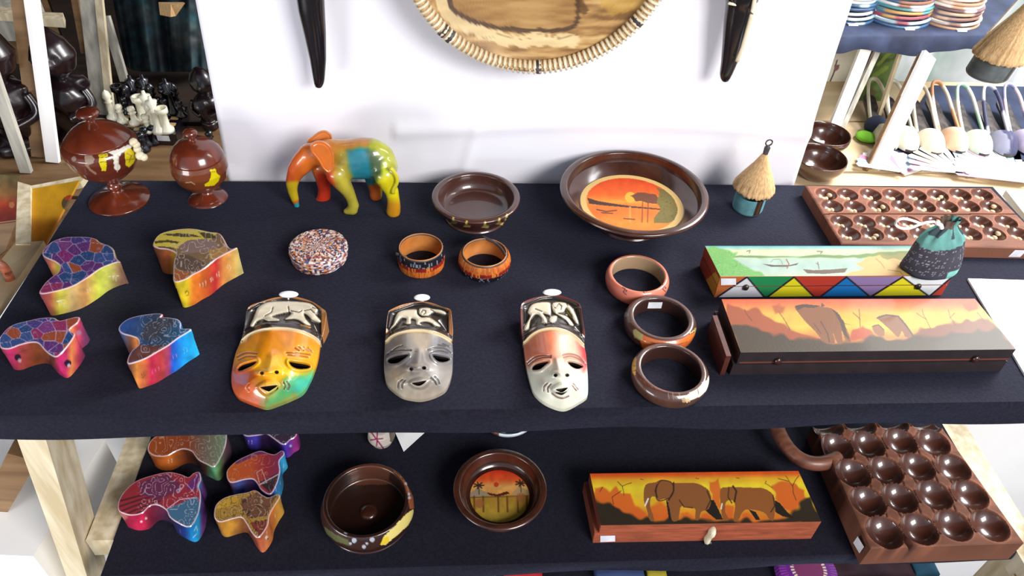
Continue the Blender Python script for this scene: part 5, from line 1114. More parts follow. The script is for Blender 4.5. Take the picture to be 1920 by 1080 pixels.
cp = [(1728, 420), (1712, 414), (1694, 410), (1682, 414), (1680, 422), (1690, 428), (1706, 428), (1722, 422), (1738, 417), (1752, 416)]
mesh('cord', *tube(resample(smooth(Wy(cp, B0[1] - .012), 5, False), .002, False), .0017, 8), 'cord', bag)
mesh('cord_end', *tube(resample(Wy([(1756, 418), (1764, 422), (1766, 428)], B0[1] - .013), .002, False), .0026, 8), 'cord', bag)

# ------------------------------------------------------------------ little thatched hut ornaments
def hut(name, label, base, zb, ax, wallr, wallh, roofr, roofb, rooft, wallcol, doorcol, dx, lean=(0, 0), knob=True, fringe=.004):
    b = np.array(base); o = empty(name, (b[0], b[1], zb), label, 'ornament'); L_ = np.array([lean[0], lean[1]])
    def sh(V, z0=zb): V = V.copy(); V[:, :2] += (V[:, 2:3] - zb) * L_[None]; return V
    V, Fc = lathe(dens([(0, 0), (wallr * .93, 0), (wallr, .004), (wallr, wallh)], wallr / 16), 120, (b[0], b[1], zb)); P = V - [b[0], b[1], zb]
    p = Pic(P[:, [0, 2]] * 1000, wallcol); p.vary(.18, .1); ang = np.arctan2(P[:, 1], P[:, 0]); p.mask((np.abs(ang - dx) < .26) & (P[:, 2] > wallh * .08), doorcol); p.mask((np.abs(ang - dx - .05) < .09) & (P[:, 2] > wallh * .08), np.array(doorcol) * 1.5); p.mask(P[:, 2] < wallh * .1, np.array(wallcol) * .8)
    mesh('wall', sh(V), Fc, 'paint_satin', o, p.c)
    sg = 120; prof = [(wallr * .9, roofb + .002), (roofr * .97, roofb - .001), (roofr, roofb + .003), (roofr * .72, roofb + (rooft - roofb) * .32), (roofr * .40, roofb + (rooft - roofb) * .62), (roofr * .13, roofb + (rooft - roofb) * .92), (roofr * .02, rooft)]
    V, Fc = lathe(dens(prof, roofr / 14), sg, (b[0], b[1], zb)); k = np.tile(np.arange(sg), len(V) // sg); rr = np.hypot(V[:, 0] - b[0], V[:, 1] - b[1]) / roofr
    j = 1 + .05 * (_hash(k, k * 0, 5) - .5) * rr; V[:, 0] = b[0] + (V[:, 0] - b[0]) * j; V[:, 1] = b[1] + (V[:, 1] - b[1]) * j; V[:, 2] -= fringe * _hash(k, k * 0, 8) * (rr > .85)
    mesh('thatched_roof', sh(V), Fc, 'straw', o)
    if knob:
        V, Fc = lathe([(roofr * .16, roofb + (rooft - roofb) * .74), (roofr * .12, rooft - .004), (roofr * .14, rooft + .006), (roofr * .04, rooft + .010)], 16, (b[0], b[1], zb)); mesh('binding', sh(V), Fc, 'leather_dark', o)
        c = np.array([b[0], b[1], zb + rooft + .014]); aa = np.arange(20) * 2 * math.pi / 20
        mesh('hanging_ring', sh(c + .0048 * np.stack([np.cos(aa), 0 * aa, np.sin(aa)], 1)[:0].reshape(0, 3) if False else tube(c + .0048 * np.stack([np.cos(aa), 0 * aa, np.sin(aa)], 1), .0011, 6, True)[0]), tube(c + .0048 * np.stack([np.cos(aa), 0 * aa, np.sin(aa)], 1), .0011, 6, True)[1], 'metal', o)
    return o
b = P1(1400, 391, T); s_ = mpp(b); z1 = zsolve(b, 362); z2 = zsolve(b, 349); z3 = zsolve(b, 283)
hut('hut_ornament', 'tiny turquoise hut ornament with a straw roof, standing right of the big bowl', b, T, 0, 28 * s_, z1, 38 * s_, z2 - .002, z3, (96, 150, 158), (54, 36, 26), -1.25, (.02, 0))
# ------------------------------------------------------------------ painted elephant
YE = P1(690, 405, T)[1]; ez_ = lambda x, y: (500 + x / 3.176, 220 + y / 3.176)
near, far = YE + .004, YE + .044; mid = YE + .024
bm = bmesh.new()
def balls(chain, Y, sq=1.0, n=7):
    q = resample([tuple(c) for c in chain], 9, False)
    for x, y, r in q:
        c = W1(*ez_(x, y), Y); R_ = r / 3.176 * mpp(c)
        m4 = Matrix.Translation(Vector(c)) @ Matrix.Diagonal((R_, R_ * sq, R_, 1))
        bmesh.ops.create_icosphere(bm, subdivisions=3, radius=1.0, matrix=m4)
balls([(255, 225, 68), (215, 270, 66), (178, 315, 54), (158, 360, 42), (150, 400, 36), (154, 440, 30), (166, 480, 26), (176, 515, 19), (184, 545, 17), (186, 572, 18)], mid, .9)
balls([(260, 220, 70), (320, 215, 78), (380, 210, 88), (440, 235, 108), (500, 250, 126), (570, 245, 132), (620, 235, 118), (660, 245, 104), (690, 290, 92)], mid, .8)
balls([(405, 270, 84), (410, 300, 78)], near + .014, .8)
balls([(420, 345, 66), (452, 395, 52), (484, 440, 40), (505, 485, 33), (518, 525, 34), (508, 548, 34)], near, .85)
balls([(475, 560, 20), (512, 552, 32)], near, .9)
balls([(330, 300, 66), (338, 370, 46), (344, 430, 38), (342, 470, 40), (330, 496, 38)], far, .85)
balls([(680, 290, 92), (696, 320, 80)], near + .012, .8)
balls([(705, 350, 70), (722, 400, 50), (745, 440, 42), (755, 490, 38), (757, 530, 42), (754, 560, 44)], near, .85)
balls([(650, 340, 74), (645, 390, 50), (650, 430, 40), (650, 466, 38)], far, .85)
me = bpy.data.meshes.new('elephant_body'); bm.to_mesh(me); bm.free()
tmp = bpy.data.objects.new('tmp', me); COL.objects.link(tmp)
m_ = tmp.modifiers.new('r', 'REMESH'); m_.mode = 'VOXEL'; m_.voxel_size = .0014; m_ = tmp.modifiers.new('s', 'SMOOTH'); m_.iterations = 14; m_.factor = .6
em = bpy.data.meshes.new_from_object(tmp.evaluated_get(bpy.context.evaluated_depsgraph_get())); bpy.data.objects.remove(tmp)
n = len(em.vertices); V = np.zeros(n * 3); em.vertices.foreach_get('co', V); V = V.reshape(-1, 3); Fe = [tuple(p.vertices) for p in em.polygons]
low = V[:, 2].min(); V[:, 2] = np.where(V[:, 2] < T + .0, T + .0, V[:, 2])
E0 = np.array([W1(*ez_(450, 500), mid)[0], mid, T])
def epaint(V):
    P = np.stack([(proj(V)[:, 0] - 500) * 3.176, (proj(V)[:, 1] - 220) * 3.176], 1); p = Pic(P, (0, 0, 0)); 
    p.blend(P[:, 0], [(120, (206, 84, 34)), (220, (220, 110, 34)), (320, (214, 116, 40)), (390, (196, 120, 50)), (430, (160, 140, 44)), (600, (150, 150, 50)), (690, (186, 196, 44)), (790, (206, 196, 30))])
    sf = lambda poly, c, a=.95, s=22: p.poly(poly, c, a, 20, s, .02)
    sf([(240, 120), (400, 100), (540, 90), (640, 110), (600, 180), (480, 190), (380, 190), (260, 160)], (196, 126, 58), .85)
    sf([(480, 190), (600, 180), (640, 220), (650, 400), (520, 400), (495, 300)], (34, 122, 140), 1, 16); sf([(590, 200), (640, 180), (690, 260), (690, 340), (640, 400), (615, 300)], (60, 80, 44), .9, 16)
    sf([(640, 130), (740, 180), (790, 320), (740, 340), (690, 240), (620, 190)], (176, 180, 50), .9); sf([(660, 360), (790, 340), (800, 500), (720, 500)], (214, 200, 26), .95)
    sf([(700, 490), (820, 490), (820, 610), (690, 610)], (206, 140, 26), .95); sf([(390, 340), (470, 340), (560, 500), (560, 600), (440, 590), (500, 500)], (186, 172, 60), .9)
    sf([(300, 330), (380, 330), (400, 540), (270, 540)], (196, 50, 26), .95, 14) if True else 0
    sf([(600, 400), (680, 400), (690, 520), (600, 520)], (190, 90, 40), .95, 12); sf([(110, 385), (205, 385), (205, 500), (120, 500)], (206, 176, 30), 1, 8); sf([(150, 515), (215, 515), (220, 610), (150, 610)], (44, 156, 160), 1, 6)
    p.vary(.1, .02); return p.c
c = epaint(V); kf = (V[:, 1] > far - .004) & (V[:, 2] < T + .06)
el = empty('elephant_figurine', E0, 'glossy rainbow-painted wooden elephant with orange head and yellow rump', 'figurine')
mesh('elephant_body', V, Fe, 'paint_gloss', el, c)
ear = [(262, 160), (300, 140), (345, 145), (385, 175), (402, 230), (400, 290), (372, 322), (335, 300), (312, 262), (288, 232), (262, 200)]
def earmesh(pts, Y, thick, name, colr, curl=.0):
    q = resample(smooth([ez_(x, y) for x, y in pts], 4), 1.2); v, f = cdt(q, 1.3); d = dline(v, q, True)
    t = (v[:, 0] - v[:, 0].min()) / np.ptp(v[:, 0]); Yv = Y - thick * np.sqrt(np.clip(d / 7, 0, 1)) - curl * t - .003 * np.exp(-((d - 2.2) / 1.6) ** 2)
    V = Wy(v, Yv); Bk = Wy(v, np.full(len(v), Y + .006) - curl * t); n0 = len(v); dr = boundary(f)
    VV = np.concatenate([V, Bk]); Fc = [tuple(x) for x in f] + [tuple(x[::-1] + n0) for x in f] + [(b, a, a + n0, b + n0) for a, b in dr]
    mesh(name, VV, Fc, 'paint_gloss', el, np.tile(colr, (len(VV), 1)) * (.92 + .16 * fbm(VV[:, [0, 2]] * 1000, .05, 4))[:, None])
earmesh([(x * 1.0, 150 + (y - 150) * 1.08) for x, y in ear], mid - .030, .005, 'ear', np.array((214, 112, 40.)), .002)
earmesh([(238, 140), (270, 112), (310, 84), (345, 76), (378, 92), (392, 120), (392, 160), (330, 175), (260, 175)], mid + .016, .004, 'ear', np.array((206, 120, 60.)))
tail = [(735, 300), (752, 318), (770, 345), (778, 378), (768, 408), (755, 430), (752, 452)]
mesh('tail', *tube(resample(smooth([tuple(W1(*ez_(x, y), near - .012)) for x, y in tail], 4, False), .003, False), .0028, 10, False, 1.0, (0, 1, .01)), 'paint_gloss', el, np.tile((206., 196., 40.), (len(tube(resample(smooth([tuple(W1(*ez_(x, y), near - .012)) for x, y in tail], 4, False), .003, False), .0028, 10)[0]), 1)))
# ------------------------------------------------------------------ cards and small things on the shelves
pw = [P1(1815, 522, T + .003), P1(1985, 524, T + .006), P1(2080, 700, T + .006), P1(1925, 700, T + .006)]
tag(mesh('card', *slab([tuple(p[:2]) for p in pw], T, T + .003), 'white_paper', sm=False), 'blank white card lying on the black cloth at the right edge', 'card')
tag(mesh('card', *slab([tuple(P1(x, y, .86)[:2]) for x, y in ((1886, 356), (2040, 352), (2120, 520), (1975, 470))], .845, .86), 'white_paper', sm=False), 'white slab standing in for bright background beyond the shelf corner, behind hinged game board', 'board')  # added white slab in place of the bright background past the corner
pts = [P1(x, y, L + .03) for x, y in ((735, 790), (808, 790), (760, 846), (748, 838))]
V = [pts[0], pts[1], P1(756, 847, L), P1(738, 800, L)]
mesh_ = MB(); a0, a1, a2 = P1(736, 800, L + .012), P1(812, 797, L + .03), P1(757, 847, L + .002)
mesh_.add([a0, a1, a2, a0 + [0, .004, -.003], a1 + [0, .004, -.003], a2 + [0, .004, -.002]], [(0, 1, 2), (5, 4, 3), (0, 3, 4, 1), (1, 4, 5, 2), (2, 5, 3, 0)])
tag(mesh_.build('card', 'white_paper', sm=False), 'folded white card corner poking from beneath the upper shelf', 'card')
b = P1(716, 826, L); V, Fc = lathe(dens([(.0, .0), (.016, 0), (.021, .012), (.019, .026), (.012, .03), (0, .03)], .001), 120, b)
P = proj(V); p = Pic(P, (190, 182, 170)); zc = lambda pts: zz(pts, 560, 780, 3.556)
p.poly(zc([(480, 110), (520, 100), (580, 200), (570, 235), (520, 200)]), (196, 180, 176)); p.line(zc([(485, 110), (575, 230)]), 2.6, (130, 40, 72)); p.line(zc([(480, 160), (560, 150)]), 2.4, (130, 40, 72)); p.line(zc([(525, 95), (520, 200)]), 2.4, (130, 40, 72)); p.poly(zc([(600, 80), (640, 100), (640, 190), (610, 170)]), (96, 84, 70))
o = mesh('trinket', V, Fc, 'paint_satin', None, p.c); tag(o, 'small cream trinket with a pink cross pattern beneath the upper shelf edge', 'trinket')
# lowest shelf, only slivers show
def sliver(name, label, cat, x0, x1, y, mat, h=.03, dep=.06, col=None):
    a, b_ = P1(x0, y, B3 + h), P1(x1, y, B3 + h); V, Fc = grid(a, b_, b_ + [0, dep, 0], a + [0, dep, 0], 30, 8)
    V[:, 2] -= .006 * ((V[:, 0] - (a[0] + b_[0]) / 2) / (abs(b_[0] - a[0]) / 2)) ** 4 + .002 * np.sin(V[:, 0] * 130)
    W_ = V.copy(); W_[:, 2] = B3; n = len(V); nu, nv = 31, 9
    ed = [(i, i + 1, i + 1 + n, i + n) for i in range(nu - 1)] + [(n - nu + i, n - nu + i + 1, 2 * n - nu + i + 1, 2 * n - nu + i) for i in range(nu - 1)] + [(j * nu, (j + 1) * nu, (j + 1) * nu + n, j * nu + n) for j in range(nv - 1)] + [(j * nu + nu - 1, (j + 1) * nu + nu - 1, (j + 1) * nu + nu - 1 + n, j * nu + nu - 1 + n) for j in range(nv - 1)]
    VV = np.concatenate([V, W_]); cc = np.tile(col, (len(VV), 1)) if col is not None else None
    tag(mesh(name, VV, Fc + [tuple(k + n for k in f) for f in Fc] + ed, mat, None, cc), label, cat)
sliver('folded_cloth', 'red folded cloth on the lowest shelf', 'cloth', 945, 1018, 1082, 'paint_matt', .03, .07, (170, 26, 34))
sliver('folded_cloth', 'pale folded cloth left of the red one on the lowest shelf', 'cloth', 840, 930, 1083, 'paint_matt', .03, .07, (190, 180, 160))
sliver('folded_cloth', 'blue folded cloth on the lowest shelf', 'cloth', 1120, 1210, 1080, 'paint_matt', .03, .07, (44, 60, 100))
sliver('folded_cloth', 'olive yellow folded cloth on the lowest shelf', 'cloth', 1216, 1252, 1078, 'paint_matt', .032, .05, (150, 136, 30))
sliver('folded_cloth', 'deep maroon folded cloth on the lowest shelf', 'cloth', 1560, 1720, 1076, 'paint_matt', .02, .08, (46, 24, 34))
sliver('folded_cloth', 'teal folded cloth at the right end of the lowest shelf', 'cloth', 1722, 1766, 1074, 'paint_matt', .022, .06, (30, 74, 96))
b = P1(1516, 1066, B3 + .03); b[2] = B3; sg = 160
V, Fc = lathe([(0, .030), (.030, .030), (.034, .0295), (.052, .026), (.056, .012), (.04, 0), (0, 0)], sg, b); V, Fc = lathe(dens([(0, .030), (.030, .030), (.052, .026), (.056, .012), (.04, 0), (0, 0)], .0015), 240, b)
rad = np.hypot(V[:, 0] - b[0], V[:, 1] - b[1]); ang = np.arctan2(V[:, 1] - b[1], V[:, 0] - b[0]); p = Pic(V[:, :2] * 1000, (104, 34, 130)); p.mask(rad < .026, (120, 50, 96)); p.mask((rad > .026) & (rad < .033) & (np.sin(ang * 34) > -.2), (226, 206, 176)); p.mask((rad > .04) & (np.sin(ang * 60) > .3), (150, 70, 170))
tag(mesh('beaded_mat', V, Fc, 'paint_satin', None, p.c), 'round purple mat ringed with pale beads on the lowest shelf', 'mat')

# ------------------------------------------------------------------ left background: timber racks, statues, chess set
ZT = .74
lt = empty('side_table', (-1.45, 1.75, 0), 'tan timber table behind the left end, carrying the chess set', 'table')
for i in range(3):
    y0 = 1.02 + i * .30; mesh('plank', *box((-2.6, y0, ZT - .03), (-.44, y0 + .285, ZT - .002 * (i % 2))), 'tan_timber' if i < 2 else 'dark_timber', lt, sm=False)  # rear plank coloured darker, shade put into the back of the table
for x, y in ((-2.5, 1.1), (-.55, 1.1), (-2.5, 1.8), (-.55, 1.8)): mesh('leg', *box((x, y, 0), (x + .05, y + .05, ZT - .03)), 'tan_timber', lt, sm=False)
rk = empty('timber_rack', (-1.6, 1.6, ZT), 'upright pale and grey timber posts of the left rack, in front of the dark statues', 'rack')
def post(a, b, w_, mat, nm='post', par=rk, d_=.012): mesh(nm, *beam(a, b, w_, d_), mat, par, sm=False)
pA = P1(100, 303, ZT); post(pA, W1(52, -60, pA[1] + .1), .026, 'white_paper'); pB = P1(50, 322, ZT); post(pB, W1(-40, 60, pB[1] + .02), .022, 'grey_timber')
pC = P1(190, 214, ZT); post(pC, W1(160, -60, pC[1] + .1), .036, 'grey_timber'); post(pC + [.024, -.004, 0], W1(180, -60, pC[1] + .1), .016, 'pale_timber', 'batten'); post(W1(234, 152, 1.70), W1(198, 30, 1.74), .018, 'grey_timber', 'batten')
post(W1(160, 100, 1.75), W1(136, -30, 1.80), .015, 'tan_timber', 'batten')
post(pA + [-.036, .02, 0], W1(30, -60, pA[1] + .13), .03, 'tan_timber', 'post'); 
# dark glossy statues
def statue(x, y, Y, hpx, wpx, label, seedv):
    b = P1(x, y, ZT); s_ = mpp(b); H_ = zsolve(b, y - hpx); r = wpx / 2 * s_
    o = empty('statue', b, label, 'statue', 'dark statues in the left rack')
    V, Fc = lathe(dens([(0, 0), (r * .8, 0), (r * .85, .02), (r * .6, H_ * .12), (r * .9, H_ * .28), (r, H_ * .42), (r * .8, H_ * .52), (r * .4, H_ * .57), (0, H_ * .58)], .006), 60, b); P = V - b
    a_ = np.arctan2(P[:, 1], P[:, 0]); f_ = 1 + .12 * np.sin(a_ * 3 + P[:, 2] * 40 + seedv) + .06 * np.sin(a_ * 5 + P[:, 2] * 90); V[:, 0] = b[0] + P[:, 0] * f_; V[:, 1] = b[1] + P[:, 1] * f_; mesh('torso', V, Fc, 'statue', o)
    V, Fc = lathe(dens([(r * .45, H_ * .52), (r * .4, H_ * .58), (r * .8, H_ * .66), (r * .95, H_ * .78), (r * .7, H_ * .9), (r * .3, H_ * .99), (0, H_)], .006), 60, b); P = V - b
    a_ = np.arctan2(P[:, 1], P[:, 0]); f_ = 1 + .10 * np.cos(a_ * 2 + 1) + .35 * np.exp(-((a_ + 1.4) / .25) ** 2 - ((P[:, 2] - H_ * .73) / (H_ * .05)) ** 2) - .12 * np.exp(-((np.abs(a_ + 1.4) - .4) / .18) ** 2 - ((P[:, 2] - H_ * .79) / (H_ * .03)) ** 2)
    V[:, 0] = b[0] + P[:, 0] * f_; V[:, 1] = b[1] + P[:, 1] * f_; mesh('head', V, Fc, 'statue', o)
    for sx in (-1, 1): mesh('arm', *tube(smooth([(b[0] + sx * r * .9, b[1] - .01, ZT + H_ * .48), (b[0] + sx * r * 1.1, b[1] - r * .4, ZT + H_ * .34), (b[0] + sx * r * .4, b[1] - r * 1.0, ZT + H_ * .28)], 6, False), r * .17, 10), 'statue', o)
statue(150, 252, 0, 200, 92, 'tall dark red statue between the two pale posts', 0)
statue(50, 276, 0, 235, 100, 'tall dark red statue behind the leftmost leaning post', 2)
statue(-30, 290, 0, 210, 70, 'dark statue cut by the left frame edge', 4)
statue(398, 236, 0, 110, 46, 'dark figure standing against the left edge of the white sheet', 6)
# hanging patterned cloth
u_, v_ = np.meshgrid(np.linspace(0, 1, 90), np.linspace(0, 1, 60)); u_, v_ = u_.ravel(), v_.ravel()
px = np.stack([200 + 205 * u_ + 35 * v_ * (1 - u_) - 6 * u_, -60 + 195 * v_ - 12 * v_ * (np.abs(u_ - .5) * 2) ** 6], 1)
V = Wy(px, 1.82 + .03 * np.sin(u_ * 14) + .01 * np.sin(u_ * 40)); Fc = [(j * 90 + i, j * 90 + i + 1, (j + 1) * 90 + i + 1, (j + 1) * 90 + i) for j in range(59) for i in range(89)]
p = Pic(px, (38, 42, 50)); p.put(fbm(px, .03, 3) ** 2, (30, 84, 92)); p.put(fbm(px, .04, 8) ** 3, (110, 110, 100)); p.vary(.4, .08); N = len(V)
tag(mesh('hanging_cloth', np.concatenate([V, V + [0, .006, 0]]), Fc + [tuple(i + N for i in f[::-1]) for f in Fc], 'paint_matt', None, np.concatenate([p.c, p.c])), 'dark teal patterned cloth hanging behind the chess set', 'cloth')

tag(mesh('timber_block', [W1(297, 4, 1.70), W1(320, 8, 1.67), W1(347, 6, 1.70), W1(300, 28, 1.70), W1(320, 32, 1.67), W1(330, 30, 1.70), W1(300, 4, 1.76), W1(344, 4, 1.76), W1(303, 26, 1.76), W1(330, 28, 1.76)], [(0, 1, 4, 3), (1, 2, 5, 4), (0, 6, 7, 2, 1), (3, 4, 5, 9, 8), (0, 3, 8, 6), (2, 7, 9, 5), (6, 8, 9, 7)], 'straw', sm=False), 'sawn end of a light timber batten in front of the teal cloth', 'timber')
for x0, x1, y0, y1, mt, lb_ in ((-10, 48, 12, 24, 'pale_timber', 'pale strip on the upper left rack'), (58, 118, 22, 34, 'pale_timber', 'short pale strip between the posts of the upper left rack')):
    a, b_, c_, d_ = W1(x0, y1, 1.95), W1(x1, y1 + 4, 1.95), W1(x1, y0 + 2, 2.0), W1(x0, y0, 2.0)
    V = [a, b_, c_, d_] + [q - np.array([0, 0, .02]) for q in (a, b_, c_, d_)]
    tag(mesh('timber_strip', V, [(0, 1, 2, 3), (7, 6, 5, 4), (0, 4, 5, 1), (1, 5, 6, 2), (2, 6, 7, 3), (3, 7, 4, 0)], mt, sm=False), lb_, 'timber')
a = W1(-20, 70, 2.02); b_ = W1(46, 26, 2.02)
tag(mesh('storage_bin', *box((a[0], 2.0, a[2]), (b_[0], 2.12, b_[2])), 'grey_timber', sm=False), 'grey bin under the pale strip on the upper left rack', 'bin')
# chess set on the table
zc_ = ZT + .028
qd = [P1(x, y, zc_) for x, y in ((222, 196), (352, 200), (330, 252), (196, 246))]
cb = empty('chess_board', (qd[0][0], qd[2][1], ZT), 'black edged chess board on the left table carrying carved pieces', 'chess board')
mesh('board_box', *slab([tuple(p[:2]) for p in qd], ZT, zc_), 'black_chess', cb, sm=False)
sq = MB()
for i in range(8):
    for j in range(8):
        if (i + j) % 2: continue
        f_ = lambda u, v: (qd[0] * (1 - u) * (1 - v) + qd[1] * u * (1 - v) + qd[2] * u * v + qd[3] * (1 - u) * v) + [0, 0, .0006]
        u0, u1, v0, v1 = .06 + .11 * i, .06 + .11 * (i + 1), .06 + .11 * j, .06 + .11 * (j + 1); sq.add([f_(u0, v0), f_(u1, v0), f_(u1, v1), f_(u0, v1)], [(0, 1, 2, 3)])
sq.build('light_squares', 'straw', cb, sm=False)
lab = onl = [qd[2] * .32 + qd[3] * .68 * 0 + qd[3] * 0, 0]
e_ = (qd[2] - qd[3]) / np.linalg.norm(qd[2] - qd[3]); a = qd[2] - e_ * .045 + [0, -.0008, -.018]; mesh('price_label', [a, a + e_ * .028, a + e_ * .028 + [0, 0, .014], a + [0, 0, .014]], [(0, 1, 2, 3)], 'paper_label', cb, sm=False)
PR = {'pawn': [(0, 0), (.011, 0), (.011, .006), (.006, .012), (.0045, .026), (.008, .029), (.004, .031), (.0075, .037), (.0065, .044), (0, .047)],
      'rook': [(0, 0), (.014, 0), (.014, .008), (.008, .016), (.0075, .046), (.012, .050), (.012, .062), (.008, .062), (.008, .056), (0, .056)],
      'king': [(0, 0), (.014, 0), (.014, .008), (.008, .018), (.006, .052), (.011, .058), (.006, .062), (.011, .080), (.004, .083), (.003, .092), (0, .093)],
      'bishop': [(0, 0), (.013, 0), (.013, .007), (.007, .014), (.005, .042), (.009, .046), (.005, .05), (.009, .058), (.006, .070), (0, .076)]}
first = {}
def piece(kind, colr, px_, py_, desc):
    b = P1(px_, py_, zc_); key = (kind, colr)
    if key not in first:
        o = mesh('chess_' + kind, *lathe([(r * 1.15, z * .95) for r, z in PR[kind]], 20, (0, 0, 0)), colr + '_chess', origin=(0, 0, 0)); first[key] = o
    else: o = first[key].copy(); COL.objects.link(o)
    o.location = Vector(b); tag(o, desc, 'chess piece', colr + ' chess pieces')
for k_, x, y, d_ in (('rook', 314, 246, 'white chess rook at the near right corner of the board'), ('king', 300, 247, 'tall white chess king next to the near right rook'), ('bishop', 292, 244, 'white chess bishop left of the white king'), ('pawn', 280, 247, 'white chess pawn nearest the board edge'), ('rook', 270, 224, 'white chess rook standing alone mid board'),
                     ('pawn', 231, 228, 'white chess pawn just right of the goblet knob'), ('bishop', 214, 222, 'white chess bishop half hidden by the goblet knob'), ('pawn', 254, 232, 'white chess pawn in the middle of the white pieces'), ('king', 288, 236, 'white chess queen behind the near row')):
    piece(k_, 'white', x, y, d_)
for n_, (k_, x, y) in enumerate((('rook', 232, 204), ('pawn', 240, 212), ('king', 262, 206), ('bishop', 250, 210), ('king', 284, 204), ('bishop', 294, 208), ('pawn', 302, 214), ('rook', 318, 206), ('king', 326, 212), ('bishop', 336, 208), ('pawn', 342, 218), ('pawn', 314, 216))):
    piece(k_, 'black', x, y, 'black chess ' + k_ + ', ' + ['first', 'second', 'fourth', 'third', 'fifth', 'sixth', 'seventh', 'ninth', 'tenth', 'eleventh', 'twelfth', 'eighth'][n_] + ' from the left among the black pieces')
for i, (x, y) in enumerate(((278, 272), (292, 268), (272, 282), (398, 278))):
    b = P1(x, y, ZT); o = mesh('chess_pawn', *lathe([(r * 1.2, z) for r, z in PR['pawn']], 18, b), 'black_chess'); tag(o, ['black pawn below the chess board, left of two', 'black pawn below the chess board, right of two', 'black pawn below the chess board, closest to the goblet', 'black piece on the table against the white sheet'][i], 'chess piece')
# framed yellow picture leaning at the left end
def lean(px, py): t = (py - 330) / 260.0; return W1(px, py, 1.10 - .37 * max(0, t))
def quadm(name, pts, mat, par=None, th=.008, col=None, n=1):
    q = [lean(*p) for p in pts]; nrm = np.cross(q[1] - q[0], q[3] - q[0]); nrm /= np.linalg.norm(nrm); nrm = nrm if nrm[1] > 0 else -nrm
    V, Fc = grid(q[0], q[1], q[2], q[3], n, n); B_ = V + nrm * th; N = len(V); m = n + 1
    ed = [(i, i + 1, i + 1 + N, i + N) for i in range(n)] + [(N - m + i, N - m + i + 1, 2 * N - m + i + 1, 2 * N - m + i) for i in range(n)] + [(j * m, j * m + m, j * m + m + N, j * m + N) for j in range(n)] + [(j * m + n, j * m + m + n, j * m + m + n + N, j * m + n + N) for j in range(n)]
    VV = np.concatenate([V, B_]); return mesh(name, VV, Fc + [tuple(k + N for k in f) for f in Fc] + ed, mat, par, col(VV) if col else None, sm=False)
pf = empty('framed_picture', lean(100, 480), 'yellow picture in a pale wooden frame leaning at the left end of the shelf', 'picture')
def yel(V):
    P = proj(V); p = Pic(P, (0, 0, 0)); p.blend(P[:, 1], [(345, (196, 146, 22)), (400, (190, 136, 20)), (430, (176, 106, 16)), (480, (166, 98, 14))]); z = lambda pts: zz(pts, 0, 300, 6)
    p.disc(*z([(780, 490)])[0], 15, (84, 66, 40)); p.poly(z([(720, 420), (780, 390), (850, 420), (850, 460), (780, 450), (730, 450)]), (150, 60, 24)); p.poly(z([(640, 650), (740, 590), (760, 620), (680, 720), (600, 720)]), (206, 120, 60), .7, 6, 3); p.vary(.1, .06); return p.c
quadm('picture_panel', [(62, 358), (150, 342), (86, 462), (62, 505)], 'paint_matt', pf, .004, yel, 90)
quadm('frame', [(38, 352), (164, 328), (150, 342), (62, 359)], 'pale_timber', pf, .012); quadm('frame', [(38, 352), (62, 359), (62, 470), (34, 470)], 'pale_timber', pf, .012)
tag(quadm('canvas', [(-40, 560), (34, 466), (88, 462), (-12, 612)], 'light_board', None, .01), 'unpainted tan canvas below the framed yellow picture', 'canvas')
def abst(V):
    P = proj(V); p = Pic(P, (0, 0, 0)); p.blend(P[:, 1], [(325, (96, 84, 50)), (365, (120, 80, 40)), (385, (130, 40, 20)), (415, (92, 22, 14))]); p.disc(22, 384, 6, (170, 120, 70), .7); p.vary(.3, .05); return p.c
def lean2(px, py): return 0
_l = lean; lean = lambda x, y: W1(x, y, 1.12 - .0004 * (y - 330))
tag(quadm('painting', [(-30, 326), (36, 330), (36, 415), (-30, 425)], 'paint_matt', None, .006, abst, 40), 'red and olive painting at the left frame edge behind the yellow picture', 'picture')
tag(quadm('plank', [(-30, 420), (32, 412), (10, 470), (-30, 500)], 'tan_timber', None, .01), 'tan plank under the red and olive painting', 'timber')
lean = _l
b = W1(2, 560, .72); V, Fc = blob(b, (.028, .03, .022), 30, 20); p = Pic(proj(V), (60, 36, 20)); p.poly([(-20, 480), (8, 500), (28, 540), (10, 545), (-20, 520)], (196, 60, 34)); p.disc(6, 552, 8, (206, 150, 30)); p.disc(0, 520, 6, (190, 130, 30))
b2 = P1(-2, 545, .93)
oo = mesh('bead_bundle', *(lambda t: (t[0], t[1]))(tube(smooth([tuple(W1(x, y, .80)) for x, y in ((-14, 488), (6, 500), (18, 520), (24, 540))], 5, False), .006, 10)), 'red_wood'); tag(oo, 'orange bead strand at the left frame edge beside the shelf', 'beads')
oo = mesh('bead_bundle', *blob(W1(-4, 553, .80), (.009, .009, .009), 16, 10), 'straw'); tag(oo, 'yellow bead at the left frame edge beside the shelf', 'beads')

# ------------------------------------------------------------------ right background
ZR = .56
rt = empty('display_table', (1.3, 1.95, 0), 'low pale timber table behind the right end, under the shoes and fans', 'table')
for i in range(4):
    y0 = 1.15 + i * .28; mesh('plank', *box((.52, y0, ZR - .03), (2.4, y0 + .27, ZR - .001 - .001 * (i % 2))), 'light_board', rt, sm=False)
for x, y in ((.6, 1.2), (2.3, 1.2), (.6, 2.15), (2.3, 2.15)): mesh('leg', *box((x, y, 0), (x + .05, y + .05, ZR - .03)), 'pale_timber', rt, sm=False)
ctop = MB(); q = [P1(x, y, ZR) for x, y in ((1688, 250), (2000, 250), (2000, 350), (1660, 350))]
tag(mesh('table_cloth', *slab([tuple(p[:2]) for p in [P1(1660, 300, ZR), P1(2050, 304, ZR), P1(2130, 168, ZR), P1(1745, 163, ZR)]], ZR, ZR + .006), 'blue_cloth', sm=False), 'slate blue cloth under the row of shoes', 'cloth')
